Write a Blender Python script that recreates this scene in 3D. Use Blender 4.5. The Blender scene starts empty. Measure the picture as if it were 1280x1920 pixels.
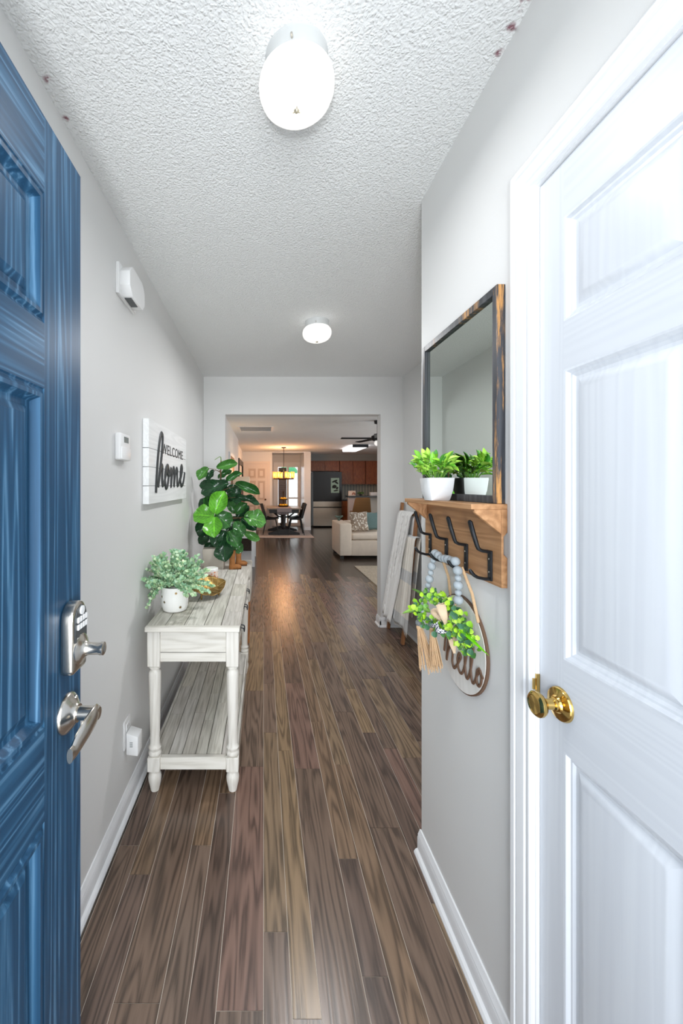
import bpy, bmesh, math, random
from mathutils import Vector as V, Matrix as M
random.seed(7)
SC = bpy.context.scene
COL = SC.collection
PI = math.pi

# ------------------------------------------------------------------ camera
cam_d = bpy.data.cameras.new('camera'); cam = bpy.data.objects.new('camera', cam_d)
COL.objects.link(cam)
cam.location = (0, 0, 1.375); cam.rotation_euler = (PI/2, 0, 0)
cam_d.sensor_fit = 'HORIZONTAL'; cam_d.sensor_width = 36.0
cam_d.lens = 36.0*740/1280
cam_d.shift_x = (640-494)/1280.0
cam_d.shift_y = -(960-911)/1280.0
cam_d.clip_start = 0.02; cam_d.clip_end = 200
SC.camera = cam

# ------------------------------------------------------------------ world
W = bpy.data.worlds.new('world'); SC.world = W; W.use_nodes = True
bg = W.node_tree.nodes['Background']
bg.inputs[0].default_value = (0.86, 0.93, 1.0, 1); bg.inputs[1].default_value = 2.5

# ------------------------------------------------------------------ large lights (camera flash, daylight at the open doorway and the windows)
def area(name, loc, rot, sx, sy, power, col=(1, 1, 1), spread=PI):
    d = bpy.data.lights.new(name, 'AREA'); d.shape = 'RECTANGLE'; d.size = sx; d.size_y = sy
    d.energy = power; d.color = col; d.spread = spread
    o = bpy.data.objects.new(name, d); COL.objects.link(o); o.location = loc; o.rotation_euler = rot
    return o
area('camera_flash', (-0.10, -0.58, 1.15), (PI/2+0.75, 0, 0.45), 0.12, 0.12, 13, (0.93, 0.97, 1.0))  # small unseen camera flash near the doorway, aimed up at the ceiling
area('daylight_doorway', (0.03, -1.9, 1.15), (PI/2, 0, 0), 1.5, 2.0, 62, (0.94, 0.98, 1.0))
area('daylight_window_near', (4.45, 5.75, 1.5), (PI/2, 0, PI/2), 1.5, 1.2, 36, (0.95, 0.98, 1.0))
area('daylight_window_far', (4.45, 8.75, 1.5), (PI/2, 0, PI/2), 1.5, 1.2, 12, (0.95, 0.98, 1.0))
SC.view_settings.view_transform = 'Standard'
SC.view_settings.look = 'None'
SC.view_settings.gamma = 1.0
SC.view_settings.use_curve_mapping = False
SC.view_settings.exposure = 0.27
try:
    SC.cycles.use_denoising = True
    SC.cycles.max_bounces = 10; SC.cycles.diffuse_bounces = 6; SC.cycles.glossy_bounces = 4
    SC.cycles.sample_clamp_indirect = 6.0
    SC.cycles.caustics_reflective = False; SC.cycles.caustics_refractive = False
except Exception:
    pass

# ------------------------------------------------------------------ helpers
def C(r, g, b):
    f = lambda c: (c/255/12.92) if c/255 <= 0.04045 else ((c/255+0.055)/1.055)**2.4
    return (f(r), f(g), f(b), 1.0)

WL = {}
def wl(o): return WL.get(o.name, V((0, 0, 0))) if o is not None else V((0, 0, 0))

def tag(o, label=None, cat=None, group=None, kind=None):
    if label: o['label'] = label
    if cat: o['category'] = cat
    if group: o['group'] = group
    if kind: o['kind'] = kind
    return o

def thing(name, label, cat, loc, group=None):
    o = bpy.data.objects.new(name, None); COL.objects.link(o); o.location = loc
    o.empty_display_size = 0.05
    WL[o.name] = V(loc)
    return tag(o, label, cat, group)

class MB:
    def __init__(s): s.v = []; s.f = []
    def add(s, vs, fs):
        n = len(s.v); s.v += [V(p) for p in vs]; s.f += [tuple(i+n for i in f) for f in fs]; return s
    def box(s, x0, x1, y0, y1, z0, z1):
        return s.add([(x0,y0,z0),(x1,y0,z0),(x1,y1,z0),(x0,y1,z0),(x0,y0,z1),(x1,y0,z1),(x1,y1,z1),(x0,y1,z1)],
                     [(0,3,2,1),(4,5,6,7),(0,1,5,4),(1,2,6,5),(2,3,7,6),(3,0,4,7)])
    def obox(s, c, ax, ay, az):
        c, ax, ay, az = V(c), V(ax), V(ay), V(az); vs = []
        for k in (-1, 1):
            for i, j in ((-1,-1),(1,-1),(1,1),(-1,1)): vs.append(c+ax*i+ay*j+az*k)
        return s.add(vs, [(0,3,2,1),(4,5,6,7),(0,1,5,4),(1,2,6,5),(2,3,7,6),(3,0,4,7)])
    def bar(s, a, b, w, t, up=(0,0,1)):
        a, b = V(a), V(b); d = (b-a); L = d.length; d.normalize()
        x = d.cross(V(up))
        if x.length < 1e-4: x = d.cross(V((1,0,0)))
        x.normalize(); z = x.cross(d)
        return s.obox((a+b)/2, x*w/2, d*L/2, z*t/2)
    def lathe(s, prof, o=(0,0,0), ax=(0,0,1), seg=20, close=True):
        o, ax = V(o), V(ax).normalized()
        u = ax.orthogonal().normalized(); w = ax.cross(u)
        vs = []; fs = []; n = len(prof)
        for r, h in prof:
            for k in range(seg):
                a = 2*PI*k/seg; vs.append(o+ax*h+(u*math.cos(a)+w*math.sin(a))*max(r, 1e-5))
        for i in range(n-1):
            for k in range(seg):
                k2 = (k+1) % seg; fs.append((i*seg+k, i*seg+k2, (i+1)*seg+k2, (i+1)*seg+k))
        if close:
            fs.append(tuple(range(seg-1, -1, -1))); fs.append(tuple((n-1)*seg+k for k in range(seg)))
        return s.add(vs, fs)
    def cyl(s, a, b, r, r2=None, seg=12):
        a, b = V(a), V(b); return s.lathe([(r, 0), (r if r2 is None else r2, (b-a).length)], a, b-a, seg)
    def tube(s, pts, r, seg=8, closed=False, flat=None, cap=True):
        """flat=(normal vector, ratio): squash the section along that normal"""
        pts = [V(p) for p in pts]; n = len(pts); vs = []; fs = []; prev = None
        for i, p in enumerate(pts):
            if closed: d = pts[(i+1) % n]-pts[i-1]
            else: d = pts[min(i+1, n-1)]-pts[max(i-1, 0)]
            d.normalize()
            if flat is not None:
                nn = V(flat[0]).normalized(); x = d.cross(nn)
                x = x.normalized() if x.length > 1e-4 else d.orthogonal().normalized(); y = nn*flat[1]
            else:
                if prev is None: x = d.orthogonal().normalized()
                else:
                    x = prev - d*prev.dot(d); x = x.normalized() if x.length > 1e-5 else d.orthogonal().normalized()
                prev = x; y = d.cross(x)
            rr = r[i] if isinstance(r, (list, tuple)) else r
            for k in range(seg):
                a = 2*PI*k/seg; vs.append(p+(x*math.cos(a)+y*math.sin(a))*rr)
        m = n if closed else n-1
        for i in range(m):
            i2 = (i+1) % n
            for k in range(seg):
                k2 = (k+1) % seg; fs.append((i*seg+k, i*seg+k2, i2*seg+k2, i2*seg+k))
        if cap and not closed:
            fs.append(tuple(range(seg-1, -1, -1))); fs.append(tuple((n-1)*seg+k for k in range(seg)))
        return s.add(vs, fs)
    def prism(s, poly, fn, d0, d1):
        """poly of 2-D points, fn(a,b,d)->xyz"""
        n = len(poly); vs = [fn(a, b, d0) for a, b in poly]+[fn(a, b, d1) for a, b in poly]
        fs = [tuple(range(n-1, -1, -1)), tuple(range(n, 2*n))]
        for i in range(n): fs.append((i, (i+1) % n, n+(i+1) % n, n+i))
        return s.add(vs, fs)
    def sphere(s, c, r, seg=14, rings=8, rot=None, e=1.0):
        c = V(c); rx, ry, rz = (r, r, r) if not isinstance(r, (tuple, list)) else r
        sg = lambda t: math.copysign(abs(t)**e, t)
        vs = []; fs = []
        for i in range(rings+1):
            t = -PI/2+PI*i/rings
            for k in range(seg):
                a = 2*PI*k/seg
                p = V((rx*sg(math.cos(t))*sg(math.cos(a)), ry*sg(math.cos(t))*sg(math.sin(a)), rz*sg(math.sin(t))))
                if i in (0, rings): p = V((0, 0, p.z))
                vs.append(c+(rot@p if rot else p))
        for i in range(rings):
            for k in range(seg):
                k2 = (k+1) % seg; fs.append((i*seg+k, i*seg+k2, (i+1)*seg+k2, (i+1)*seg+k))
        return s.add(vs, fs)
    def grid(s, fn, nu, nv):
        vs = [fn(i/nu, j/nv) for j in range(nv+1) for i in range(nu+1)]; fs = []
        for j in range(nv):
            for i in range(nu):
                a = j*(nu+1)+i; fs.append((a, a+1, a+nu+2, a+nu+1))
        return s.add(vs, fs)
    def mesh(s, name, mat=None, off=V((0,0,0)), smooth=40, bevel=0.0, bseg=1, fix=True):
        me = bpy.data.meshes.new(name)
        me.from_pydata([tuple(p-off) for p in s.v], [], s.f); me.update()
        bm = bmesh.new(); bm.from_mesh(me)
        bmesh.ops.remove_doubles(bm, verts=bm.verts, dist=1e-6) if fix else None
        if fix: bmesh.ops.recalc_face_normals(bm, faces=bm.faces)
        if bevel > 0:
            es = [e for e in bm.edges if len(e.link_faces) == 2 and e.calc_face_angle(0) > 0.5]
            bmesh.ops.bevel(bm, geom=es, offset=bevel, segments=bseg, affect='EDGES', profile=0.5, clamp_overlap=True)
        bm.to_mesh(me); bm.free()
        if smooth:
            me.shade_smooth()
            me.set_sharp_from_angle(angle=math.radians(smooth))
        if mat is not None: me.materials.append(mat)
        return me
    def build(s, name, mat, parent=None, smooth=40, bevel=0.0, bseg=1, fix=True, kind=None, solid=0):
        off = wl(parent)
        me = s.mesh(name, mat, off, smooth, bevel, bseg, fix)
        o = bpy.data.objects.new(name, me); COL.objects.link(o)
        if parent is not None: o.parent = parent
        WL[o.name] = off
        if kind: o['kind'] = kind
        if solid:
            m = o.modifiers.new('thickness', 'SOLIDIFY'); m.thickness = solid; m.offset = 0
        return o

def put(mesh, name, parent, mw, color=None):
    """an object that shares mesh data, world matrix mw"""
    o = bpy.data.objects.new(name, mesh); COL.objects.link(o)
    o.parent = parent; o.matrix_basis = M.Translation(-wl(parent)) @ mw
    WL[o.name] = wl(parent)
    if color: o.color = color
    return o

def copy_tree(o, parent=None):
    c = o.copy(); COL.objects.link(c); c.parent = parent
    WL[c.name] = wl(o)
    for ch in o.children: copy_tree(ch, c)
    return c

def catmull(P, n=6, closed=False):
    P = [V(p) for p in P]; out = []; N = len(P)
    rng = range(N) if closed else range(N-1)
    for i in rng:
        if closed: a, b, c, d = P[i-1], P[i], P[(i+1) % N], P[(i+2) % N]
        else: a, b, c, d = P[max(i-1, 0)], P[i], P[i+1], P[min(i+2, N-1)]
        for k in range(n):
            t = k/n
            out.append(0.5*((2*b)+(c-a)*t+(2*a-5*b+4*c-d)*t*t+(3*b-a-3*c+d)*t**3))
    if not closed: out.append(P[-1])
    return out

# ------------------------------------------------------------------ materials
def nmat(name):
    m = bpy.data.materials.new(name); m.use_nodes = True
    nt = m.node_tree; b = nt.nodes['Principled BSDF']
    return m, nt, b, lambda t, **k: _node(nt, t, k), nt.links.new
def _node(nt, t, k):
    n = nt.nodes.new(t)
    for a, v in k.items():
        if a.startswith('i_'):
            key = a[2:]; key = int(key) if key.isdigit() else key
            n.inputs[key].default_value = v
        else: setattr(n, a, v)
    return n
def ramp(N, stops):
    r = N('ShaderNodeValToRGB'); e = r.color_ramp.elements
    while len(e) < len(stops): e.new(0.5)
    for k, (p, c) in enumerate(stops): e[k].position = p; e[k].color = c
    return r
def g(v): return (v, v, v, 1)

MATS = {}
def mat(name, col, rough=0.5, metal=0.0, bump=0.0, bscale=60.0, bdist=0.002, var=0.0, vscale=6.0, emis=None, estr=0.0,
        spec=0.5, coat=0.0, sheen=0.0, stretch=(1, 1, 1), alpha=None, trans=0.0, sss=0.0):
    m, nt, b, N, L = nmat(name)
    b.inputs['Base Color'].default_value = col; b.inputs['Roughness'].default_value = rough
    b.inputs['Metallic'].default_value = metal; b.inputs['Specular IOR Level'].default_value = spec
    b.inputs['Coat Weight'].default_value = coat; b.inputs['Sheen Weight'].default_value = sheen
    if trans: b.inputs['Transmission Weight'].default_value = trans
    if emis: b.inputs['Emission Color'].default_value = emis; b.inputs['Emission Strength'].default_value = estr
    if var or bump:
        tc = N('ShaderNodeNewGeometry'); mp = N('ShaderNodeMapping'); L(tc.outputs['Position'], mp.inputs['Vector'])
        mp.inputs['Scale'].default_value = stretch
    if var:
        n = N('ShaderNodeTexNoise', i_Scale=vscale, i_Detail=5.0); L(mp.outputs[0], n.inputs['Vector'])
        r = ramp(N, [(0.3, g(1-var)), (0.7, g(1+var*0.6))]); L(n.outputs['Fac'], r.inputs[0])
        mx = N('ShaderNodeMix', data_type='RGBA', blend_type='MULTIPLY'); mx.inputs[0].default_value = 1
        mx.inputs[6].default_value = col; L(r.outputs[0], mx.inputs[7]); L(mx.outputs[2], b.inputs['Base Color'])
    if bump:
        n2 = N('ShaderNodeTexNoise', i_Scale=bscale, i_Detail=3.0); L(mp.outputs[0], n2.inputs['Vector'])
        bp = N('ShaderNodeBump', i_Strength=bump, i_Distance=bdist); L(n2.outputs['Fac'], bp.inputs['Height'])
        L(bp.outputs[0], b.inputs['Normal'])
    MATS[name] = m
    return m

def wood(name, stops, axis='Y', rough=0.5, gscale=30.0, along=0.06, bump=0.3, objcol=False, island=False, spec=0.5,
         wave=0.5, bdist=0.001, coat=0.0, wearcol=None, wear=0.0, wscale=9.0, rscale=14.0, rings=55.0, rstr=1.6):
    """grain running along one world axis; stops: colour ramp of the grain.  objcol: base = object colour"""
    m, nt, b, N, L = nmat(name)
    geo = N('ShaderNodeNewGeometry'); mp = N('ShaderNodeMapping')
    sc = {'X': (along, 1, 1), 'Y': (1, along, 1), 'Z': (1, 1, along)}[axis]
    mp.inputs['Scale'].default_value = sc
    oi = N('ShaderNodeObjectInfo'); vm = N('ShaderNodeVectorMath', operation='SCALE')
    L(geo.outputs['Position'], mp.inputs['Vector'])
    cmb = N('ShaderNodeCombineXYZ')
    mul = N('ShaderNodeMath', operation='MULTIPLY'); mul.inputs[1].default_value = 37.0
    if island: L(geo.outputs['Random Per Island'], mul.inputs[0])
    else: L(oi.outputs['Random'], mul.inputs[0])
    for k in range(3): L(mul.outputs[0], cmb.inputs[k])
    ad = N('ShaderNodeVectorMath', operation='ADD'); L(mp.outputs[0], ad.inputs[0]); L(cmb.outputs[0], ad.inputs[1])
    n1 = N('ShaderNodeTexNoise', i_Scale=gscale*2.2, i_Detail=5.0, i_Roughness=0.6, i_Distortion=0.3); L(ad.outputs[0], n1.inputs['Vector'])
    mp3 = N('ShaderNodeVectorMath', operation='MULTIPLY'); L(ad.outputs[0], mp3.inputs[0])
    mp3.inputs[1].default_value = {'X': (rstr, 1, 1), 'Y': (1, rstr, 1), 'Z': (1, 1, rstr)}[axis]
    n0 = N('ShaderNodeTexNoise', i_Scale=rscale, i_Detail=1.5, i_Roughness=0.4); L(mp3.outputs[0], n0.inputs['Vector'])
    m0 = N('ShaderNodeMath', operation='MULTIPLY'); L(n0.outputs['Fac'], m0.inputs[0]); m0.inputs[1].default_value = rings
    m1_ = N('ShaderNodeMath', operation='ADD'); L(m0.outputs[0], m1_.inputs[0])
    m2_ = N('ShaderNodeMath', operation='MULTIPLY'); L(n1.outputs['Fac'], m2_.inputs[0]); m2_.inputs[1].default_value = 2.2; L(m2_.outputs[0], m1_.inputs[1])
    wv = N('ShaderNodeMath', operation='SINE'); L(m1_.outputs[0], wv.inputs[0])
    wv2 = N('ShaderNodeMath', operation='MULTIPLY_ADD'); L(wv.outputs[0], wv2.inputs[0]); wv2.inputs[1].default_value = 0.32; wv2.inputs[2].default_value = 0.5
    mixf = N('ShaderNodeMix', data_type='FLOAT'); mixf.inputs[0].default_value = wave
    L(n1.outputs['Fac'], mixf.inputs[2]); L(wv2.outputs[0], mixf.inputs[3])
    r = ramp(N, stops); L(mixf.outputs[0], r.inputs[0])
    out = r.outputs[0]
    if objcol:
        mx = N('ShaderNodeMix', data_type='RGBA', blend_type='MULTIPLY'); mx.inputs[0].default_value = 1
        L(r.outputs[0], mx.inputs[6]); L(oi.outputs['Color'], mx.inputs[7]); out = mx.outputs[2]
    if wearcol:
        n3 = N('ShaderNodeTexNoise', i_Scale=wscale, i_Detail=8.0, i_Roughness=0.75); L(ad.outputs[0], n3.inputs['Vector'])
        r3 = ramp(N, [(1-wear-0.06, g(0)), (1-wear, g(1))]); L(n3.outputs['Fac'], r3.inputs[0])
        mx2 = N('ShaderNodeMix', data_type='RGBA'); L(r3.outputs[0], mx2.inputs[0]); L(out, mx2.inputs[6]); mx2.inputs[7].default_value = wearcol
        out = mx2.outputs[2]
    L(out, b.inputs['Base Color'])
    b.inputs['Roughness'].default_value = rough; b.inputs['Specular IOR Level'].default_value = spec
    b.inputs['Coat Weight'].default_value = coat
    if bump:
        bp = N('ShaderNodeBump', i_Strength=bump, i_Distance=bdist); L(mixf.outputs[0], bp.inputs['Height']); L(bp.outputs[0], b.inputs['Normal'])
    MATS[name] = m
    return m

wall_m = mat('wall_paint', C(224, 224, 223), 0.6, bump=0.12, bscale=260, bdist=0.001, var=0.012, vscale=2)
trim_m = mat('white_trim', C(234, 235, 237), 0.32, bump=0.04, bscale=90)
white_m = mat('white_plastic', C(240, 240, 240), 0.35)
nickel_m = mat('brushed_nickel', C(205, 200, 192), 0.24, 1.0, bump=0.05, bscale=200)
brass_m = mat('polished_brass', C(214, 180, 108), 0.12, 1.0)
black_m = mat('black_iron', C(42, 44, 48), 0.42, 0.6, bump=0.15, bscale=180)
dark_m = mat('dark_plastic', C(70, 74, 76), 0.3)

# popcorn ceiling
def ceiling_mat():
    m, nt, b, N, L = nmat('popcorn_ceiling')
    geo = N('ShaderNodeNewGeometry')
    vo = N('ShaderNodeTexVoronoi', i_Scale=140.0); vo.feature = 'SMOOTH_F1'; vo.inputs['Smoothness'].default_value = 0.5
    no = N('ShaderNodeTexNoise', i_Scale=95.0, i_Detail=4.0)
    wob = N('ShaderNodeTexNoise', i_Scale=45.0, i_Detail=2.0)
    L(geo.outputs['Position'], wob.inputs['Vector'])
    ad = N('ShaderNodeVectorMath', operation='MULTIPLY_ADD'); L(wob.outputs['Color'], ad.inputs[0]); ad.inputs[1].default_value = (0.02, 0.02, 0.02)
    L(geo.outputs['Position'], ad.inputs[2])
    L(ad.outputs[0], vo.inputs['Vector']); L(geo.outputs['Position'], no.inputs['Vector'])
    inv = N('ShaderNodeMath', operation='SUBTRACT'); inv.inputs[0].default_value = 1.0; L(vo.outputs['Distance'], inv.inputs[1])
    mul = N('ShaderNodeMath', operation='MULTIPLY'); L(inv.outputs[0], mul.inputs[0]); L(no.outputs['Fac'], mul.inputs[1])
    bp = N('ShaderNodeBump', i_Strength=0.66, i_Distance=0.009); L(mul.outputs[0], bp.inputs['Height']); L(bp.outputs[0], b.inputs['Normal'])
    # a few old wine-coloured marks beside the wall edges
    sn = N('ShaderNodeTexNoise', i_Scale=55.0, i_Detail=5.0); L(geo.outputs['Position'], sn.inputs['Vector'])
    fac = None
    for (c, rad) in (((-0.565, 1.035, 2.44), 0.016), ((-0.572, 1.145, 2.44), 0.014), ((0.572, 0.87, 2.44), 0.022), ((0.575, 0.92, 2.44), 0.020), ((0.578, 0.97, 2.44), 0.014)):
        ds = N('ShaderNodeVectorMath', operation='DISTANCE'); L(geo.outputs['Position'], ds.inputs[0]); ds.inputs[1].default_value = c
        mr = N('ShaderNodeMapRange'); mr.inputs[1].default_value = rad; mr.inputs[2].default_value = rad*0.3; mr.inputs[3].default_value = 0; mr.inputs[4].default_value = 1
        L(ds.outputs['Value'], mr.inputs[0])
        if fac is None: fac = mr.outputs[0]
        else:
            a2 = N('ShaderNodeMath', operation='MAXIMUM'); L(fac, a2.inputs[0]); L(mr.outputs[0], a2.inputs[1]); fac = a2.outputs[0]
    rr = ramp(N, [(0.46, g(0)), (0.62, g(1))]); L(sn.outputs['Fac'], rr.inputs[0])
    mm = N('ShaderNodeMath', operation='MULTIPLY'); L(fac, mm.inputs[0]); L(rr.outputs[0], mm.inputs[1])
    mx = N('ShaderNodeMix', data_type='RGBA'); L(mm.outputs[0], mx.inputs[0]); mx.inputs[6].default_value = C(238, 239, 239); mx.inputs[7].default_value = C(140, 95, 105)
    L(mx.outputs[2], b.inputs['Base Color']); b.inputs['Roughness'].default_value = 0.9
    b.inputs['Specular IOR Level'].default_value = 0.1
    return m
ceil_m = ceiling_mat()

plank_stops = [(0.32, g(0.50)), (0.42, g(0.80)), (0.54, g(1.02)), (0.70, g(1.22))]
oak_m = wood('oak_plank', plank_stops, 'Y', 0.27, 62, 0.045, 0.20, objcol=True, wave=0.5, bdist=0.0012, rscale=20.0, rings=48.0, rstr=1.5)
def shaded_oak():
    m = wood('oak_plank_shaded', plank_stops, 'Y', 0.24, 34, 0.05, 0.18, island=True, wave=0.45)
    nt = m.node_tree; b = nt.nodes['Principled BSDF']; src = b.inputs['Base Color'].links[0].from_socket
    geo = nt.nodes.new('ShaderNodeNewGeometry'); r = nt.nodes.new('ShaderNodeValToRGB'); e = r.color_ramp.elements
    r.color_ramp.interpolation = 'CONSTANT'
    cs = [C(64, 55, 48), C(57, 49, 43), C(71, 60, 51), C(62, 51, 44), C(68, 59, 50)]  # same oak, darkened to put the far room's dimness into the colour
    while len(e) < len(cs): e.new(0.5)
    for k, c in enumerate(cs): e[k].position = k/len(cs); e[k].color = c
    nt.links.new(geo.outputs['Random Per Island'], r.inputs[0])
    mx = nt.nodes.new('ShaderNodeMix'); mx.data_type = 'RGBA'; mx.blend_type = 'MULTIPLY'; mx.inputs[0].default_value = 1
    nt.links.new(src, mx.inputs[6]); nt.links.new(r.outputs[0], mx.inputs[7]); nt.links.new(mx.outputs[2], b.inputs['Base Color'])
    return m
oak_shaded_m = shaded_oak()
joint_m = mat('plank_joint', C(206, 194, 180), 0.8)
blue_stops = [(0.36, C(32, 66, 94)), (0.52, C(40, 77, 107)), (0.62, C(49, 89, 120)), (0.72, C(84, 122, 152))]
blue_v = wood('blue_painted_grain', blue_stops, 'Z', 0.40, 60, 0.03, 0.16, spec=0.2, rscale=24.0, rings=46.0, rstr=0.9, wave=0.5, bdist=0.0012)
blue_h = wood('blue_painted_grain_rail', blue_stops, 'Y', 0.40, 60, 0.03, 0.16, spec=0.2, rscale=24.0, rings=46.0, rstr=0.9, wave=0.5, bdist=0.0012)
wd_stops = [(0.2, C(213, 217, 224)), (0.8, C(221, 225, 231))]
wdoor_v = wood('white_embossed_grain', wd_stops, 'Z', 0.38, 50, 0.03, 0.12, wave=0.55, rscale=20.0, rings=50.0, rstr=0.9, bdist=0.0012)
wdoor_h = wood('white_embossed_grain_rail', wd_stops, 'Y', 0.38, 50, 0.03, 0.12, wave=0.55, rscale=20.0, rings=50.0, rstr=0.9, bdist=0.0012)

# ================================================================== THE SETTING
XL, XR, HC = -0.585, 0.59, 2.44        # left wall, near right wall, ceiling height
floor = tag(MB().box(-0.75, 4.3, -0.2, 14.0, -0.10, -0.0016).build('floor', joint_m), 'dark brown oak plank floor running through the hall', 'floor', kind='structure')
tag(MB().box(-3.5, 3.5, -5.0, -0.2, -0.16, -0.03).build('porch_floor', mat('porch_concrete', C(205, 203, 198), 0.8, var=0.1)), 'pale concrete porch outside the front door', 'floor', kind='structure')
tag(MB().box(-0.75, 4.3, -0.2, 14.0, HC, HC+0.1).build('ceiling', ceil_m), 'white popcorn textured ceiling', 'ceiling', kind='structure')
def struct(name, mb, m, label, cat='wall', **k):
    return tag(mb.build(name, m, **k), label, cat, kind='structure')
struct('wall_left', MB().box(XL-0.1, XL, -0.05, 9.1, 0, HC).box(-0.75, -0.65, 9.0, 12.4, 0, HC), wall_m, 'long pale grey wall on the left')
struct('wall_front', MB().box(XL-0.1, -0.445, -0.2, -0.05, 0, HC).box(0.505, 0.69, -0.2, -0.05, 0, HC).box(-0.445, 0.505, -0.2, -0.05, 2.065, HC), wall_m, 'pale grey wall around the front door')
CY0, CY1, CT = 0.12, 0.8545, 2.023     # closet door opening
struct('wall_right', MB().box(XR, XR+0.1, CY1+0.012, 1.475, 0, HC).box(XR, XR+0.1, -0.05, CY0-0.012, 0, HC).box(XR, XR+0.1, CY0-0.012, CY1+0.012, CT+0.012, HC), wall_m, 'near pale grey wall on the right with shelf and mirror')
struct('wall_return', MB().box(XR+0.1, 1.46, 1.375, 1.475, 0, HC), wall_m, 'short wall behind the right corner')
struct('wall_alcove', MB().box(1.36, 1.46, 1.475, 3.972, 0, HC), wall_m, 'pale grey wall behind the blanket ladder')
EY0, EY1 = 3.854, 3.972
struct('wall_end', MB().box(XL, -0.375, EY0, EY1, 0, HC).box(1.143, 1.36, EY0, EY1, 0, HC).box(1.46, 4.3, EY0, EY1, 0, HC).box(-0.375, 1.143, EY0, EY1, 2.073, HC), wall_m, 'pale grey wall with the wide opening to the living room')
# living room and kitchen shell
struct('wall_pantry', MB().box(-0.65, 0.27, 12.3, 12.4, 0, HC), wall_m, 'far wall holding the six panel pantry door')
struct('wall_nook', MB().box(0.17, 0.27, 12.4, 13.6, 0, HC).box(0.17, 0.43, 13.6, 13.7, 0, HC).box(1.24, 1.29, 13.6, 13.7, 0, HC).box(0.43, 1.24, 13.6, 13.7, 2.10, HC), wall_m, 'grey wall around the patio door')
struct('wall_column', MB().box(1.29, 1.47, 12.3, 13.7, 0, HC), wall_m, 'narrow wall end beside the refrigerator')
struct('trim_2', MB().box(0.27, 1.29, 12.28, 12.34, 2.41, HC), trim_m, 'white ceiling trim above the patio nook', 'trim')
struct('trim_3', MB().box(1.262, 1.29, 12.285, 13.6, 0, 2.41), trim_m, 'white corner trim beside the patio door', 'trim')
struct('wall_kitchen', MB().box(1.47, 4.3, 13.76, 13.86, 0, HC), wall_m, 'back wall of the kitchen')
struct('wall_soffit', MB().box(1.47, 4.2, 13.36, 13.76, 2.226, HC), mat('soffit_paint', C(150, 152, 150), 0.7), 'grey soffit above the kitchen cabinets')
wr = MB()
for (a, b_, z0, z1) in ((3.972, 5.0, 0, HC), (6.5, 8.0, 0, HC), (9.5, 13.76, 0, HC), (5.0, 6.5, 0, 0.9), (5.0, 6.5, 2.1, HC), (8.0, 9.5, 0, 0.9), (8.0, 9.5, 2.1, HC)):
    wr.box(4.2, 4.3, a, b_, z0, z1)
struct('wall_living', wr, wall_m, 'right wall of the living room with windows')

# baseboards
def base_profile(h=0.088, t=0.014):
    return [(0, 0.0), (0.027, 0.0), (0.027, 0.006), (0.022, 0.014), (0.015, 0.018), (t, 0.019), (t, 0.060), (0.0115, 0.066), (0.0125, 0.070), (0.008, 0.080), (0.005, h), (0, h)]
def baseboard(name, segs, label):
    mb = MB()
    for (axis, w, d, a, b_) in segs:   # axis of run, wall coordinate, outward sign, run
        if axis == 'Y': fn = lambda p, q, r, w=w, d=d: (w+d*p, r, q)
        else: fn = lambda p, q, r, w=w, d=d: (r, w+d*p, q)
        mb.prism(base_profile(), fn, a, b_)
    return struct(name, mb, trim_m, label, 'baseboard', smooth=25)
baseboard('baseboard_left', [('Y', XL, 1, -0.05, EY0)], 'white baseboard along the left wall')
baseboard('baseboard_right', [('Y', XR, -1, 0.921, 1.480)], 'white baseboard on the near right wall')
baseboard('baseboard_alcove', [('Y', 1.36, -1, 1.49, EY0)], 'white baseboard behind the blanket ladder')
baseboard('baseboard_end', [('X', EY0, -1, 1.13, 1.333), ('Y', 1.143, -1, EY0-0.014, EY1), ('X', EY0, -1, XL+0.027, -0.362), ('Y', -0.375, 1, EY0-0.014, EY1)], 'white baseboard at the living room opening')
baseboard('baseboard_living', [('Y', XL, 1, EY1, 9.0), ('X', 12.3, -1, 0.13, 0.27), ('X', 12.3, -1, 1.29, 1.47)], 'white baseboard in the living room')

# floor planks: widths repeat 125 / 75 / 75 mm
tones = [C(120, 100, 86), C(110, 91, 78), C(130, 109, 87), C(121, 95, 84), C(104, 86, 76), C(125, 102, 82), C(113, 95, 83), C(137, 114, 88), C(98, 80, 70)]
def plank_rows(x0, x1):
    rows = []; k = -3
    while True:
        b0 = k*0.275
        for (a, c) in ((b0-0.125, b0), (b0, b0+0.075), (b0+0.075, b0+0.15)):
            if c > x0 and a < x1: rows.append((max(a, x0), min(c, x1), round(a, 3)))
        if b0 > x1: break
        k += 1
    return rows
KNOWN = {-0.4: [1.049, 1.95], -0.275: [1.51, 2.5], -0.2: [1.767, 2.9], -0.125: [1.034, 1.934, 2.65], 0.0: [1.217, 2.20], 0.075: [1.018, 2.05], 0.15: [0.5, 1.92, 2.75],
         0.275: [1.106, 1.456, 2.3], 0.35: [0.9, 1.95], 0.425: [0.7, 1.587, 2.4], 0.55: [0.9, 1.30, 2.2]}
NT = {(-0.4, 1): 1, (-0.275, 0): 6, (-0.2, 1): 5, (-0.125, 1): 3, (0.0, 0): 6, (0.0, 1): 2, (0.075, 1): 7, (0.15, 1): 1, (0.275, 0): 4, (0.275, 1): 4, (0.275, 2): 5, (0.35, 1): 5, (0.425, 1): 1, (-0.275, 1): 5}
pm = MB().box(-0.5, 0.5, -0.5, 0.5, -0.5, 0.5).mesh('plank', oak_m, bevel=0.0, smooth=0)
rnd = random.Random(3)
far = MB(); n_planks = 0
YF = 5.6
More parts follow.
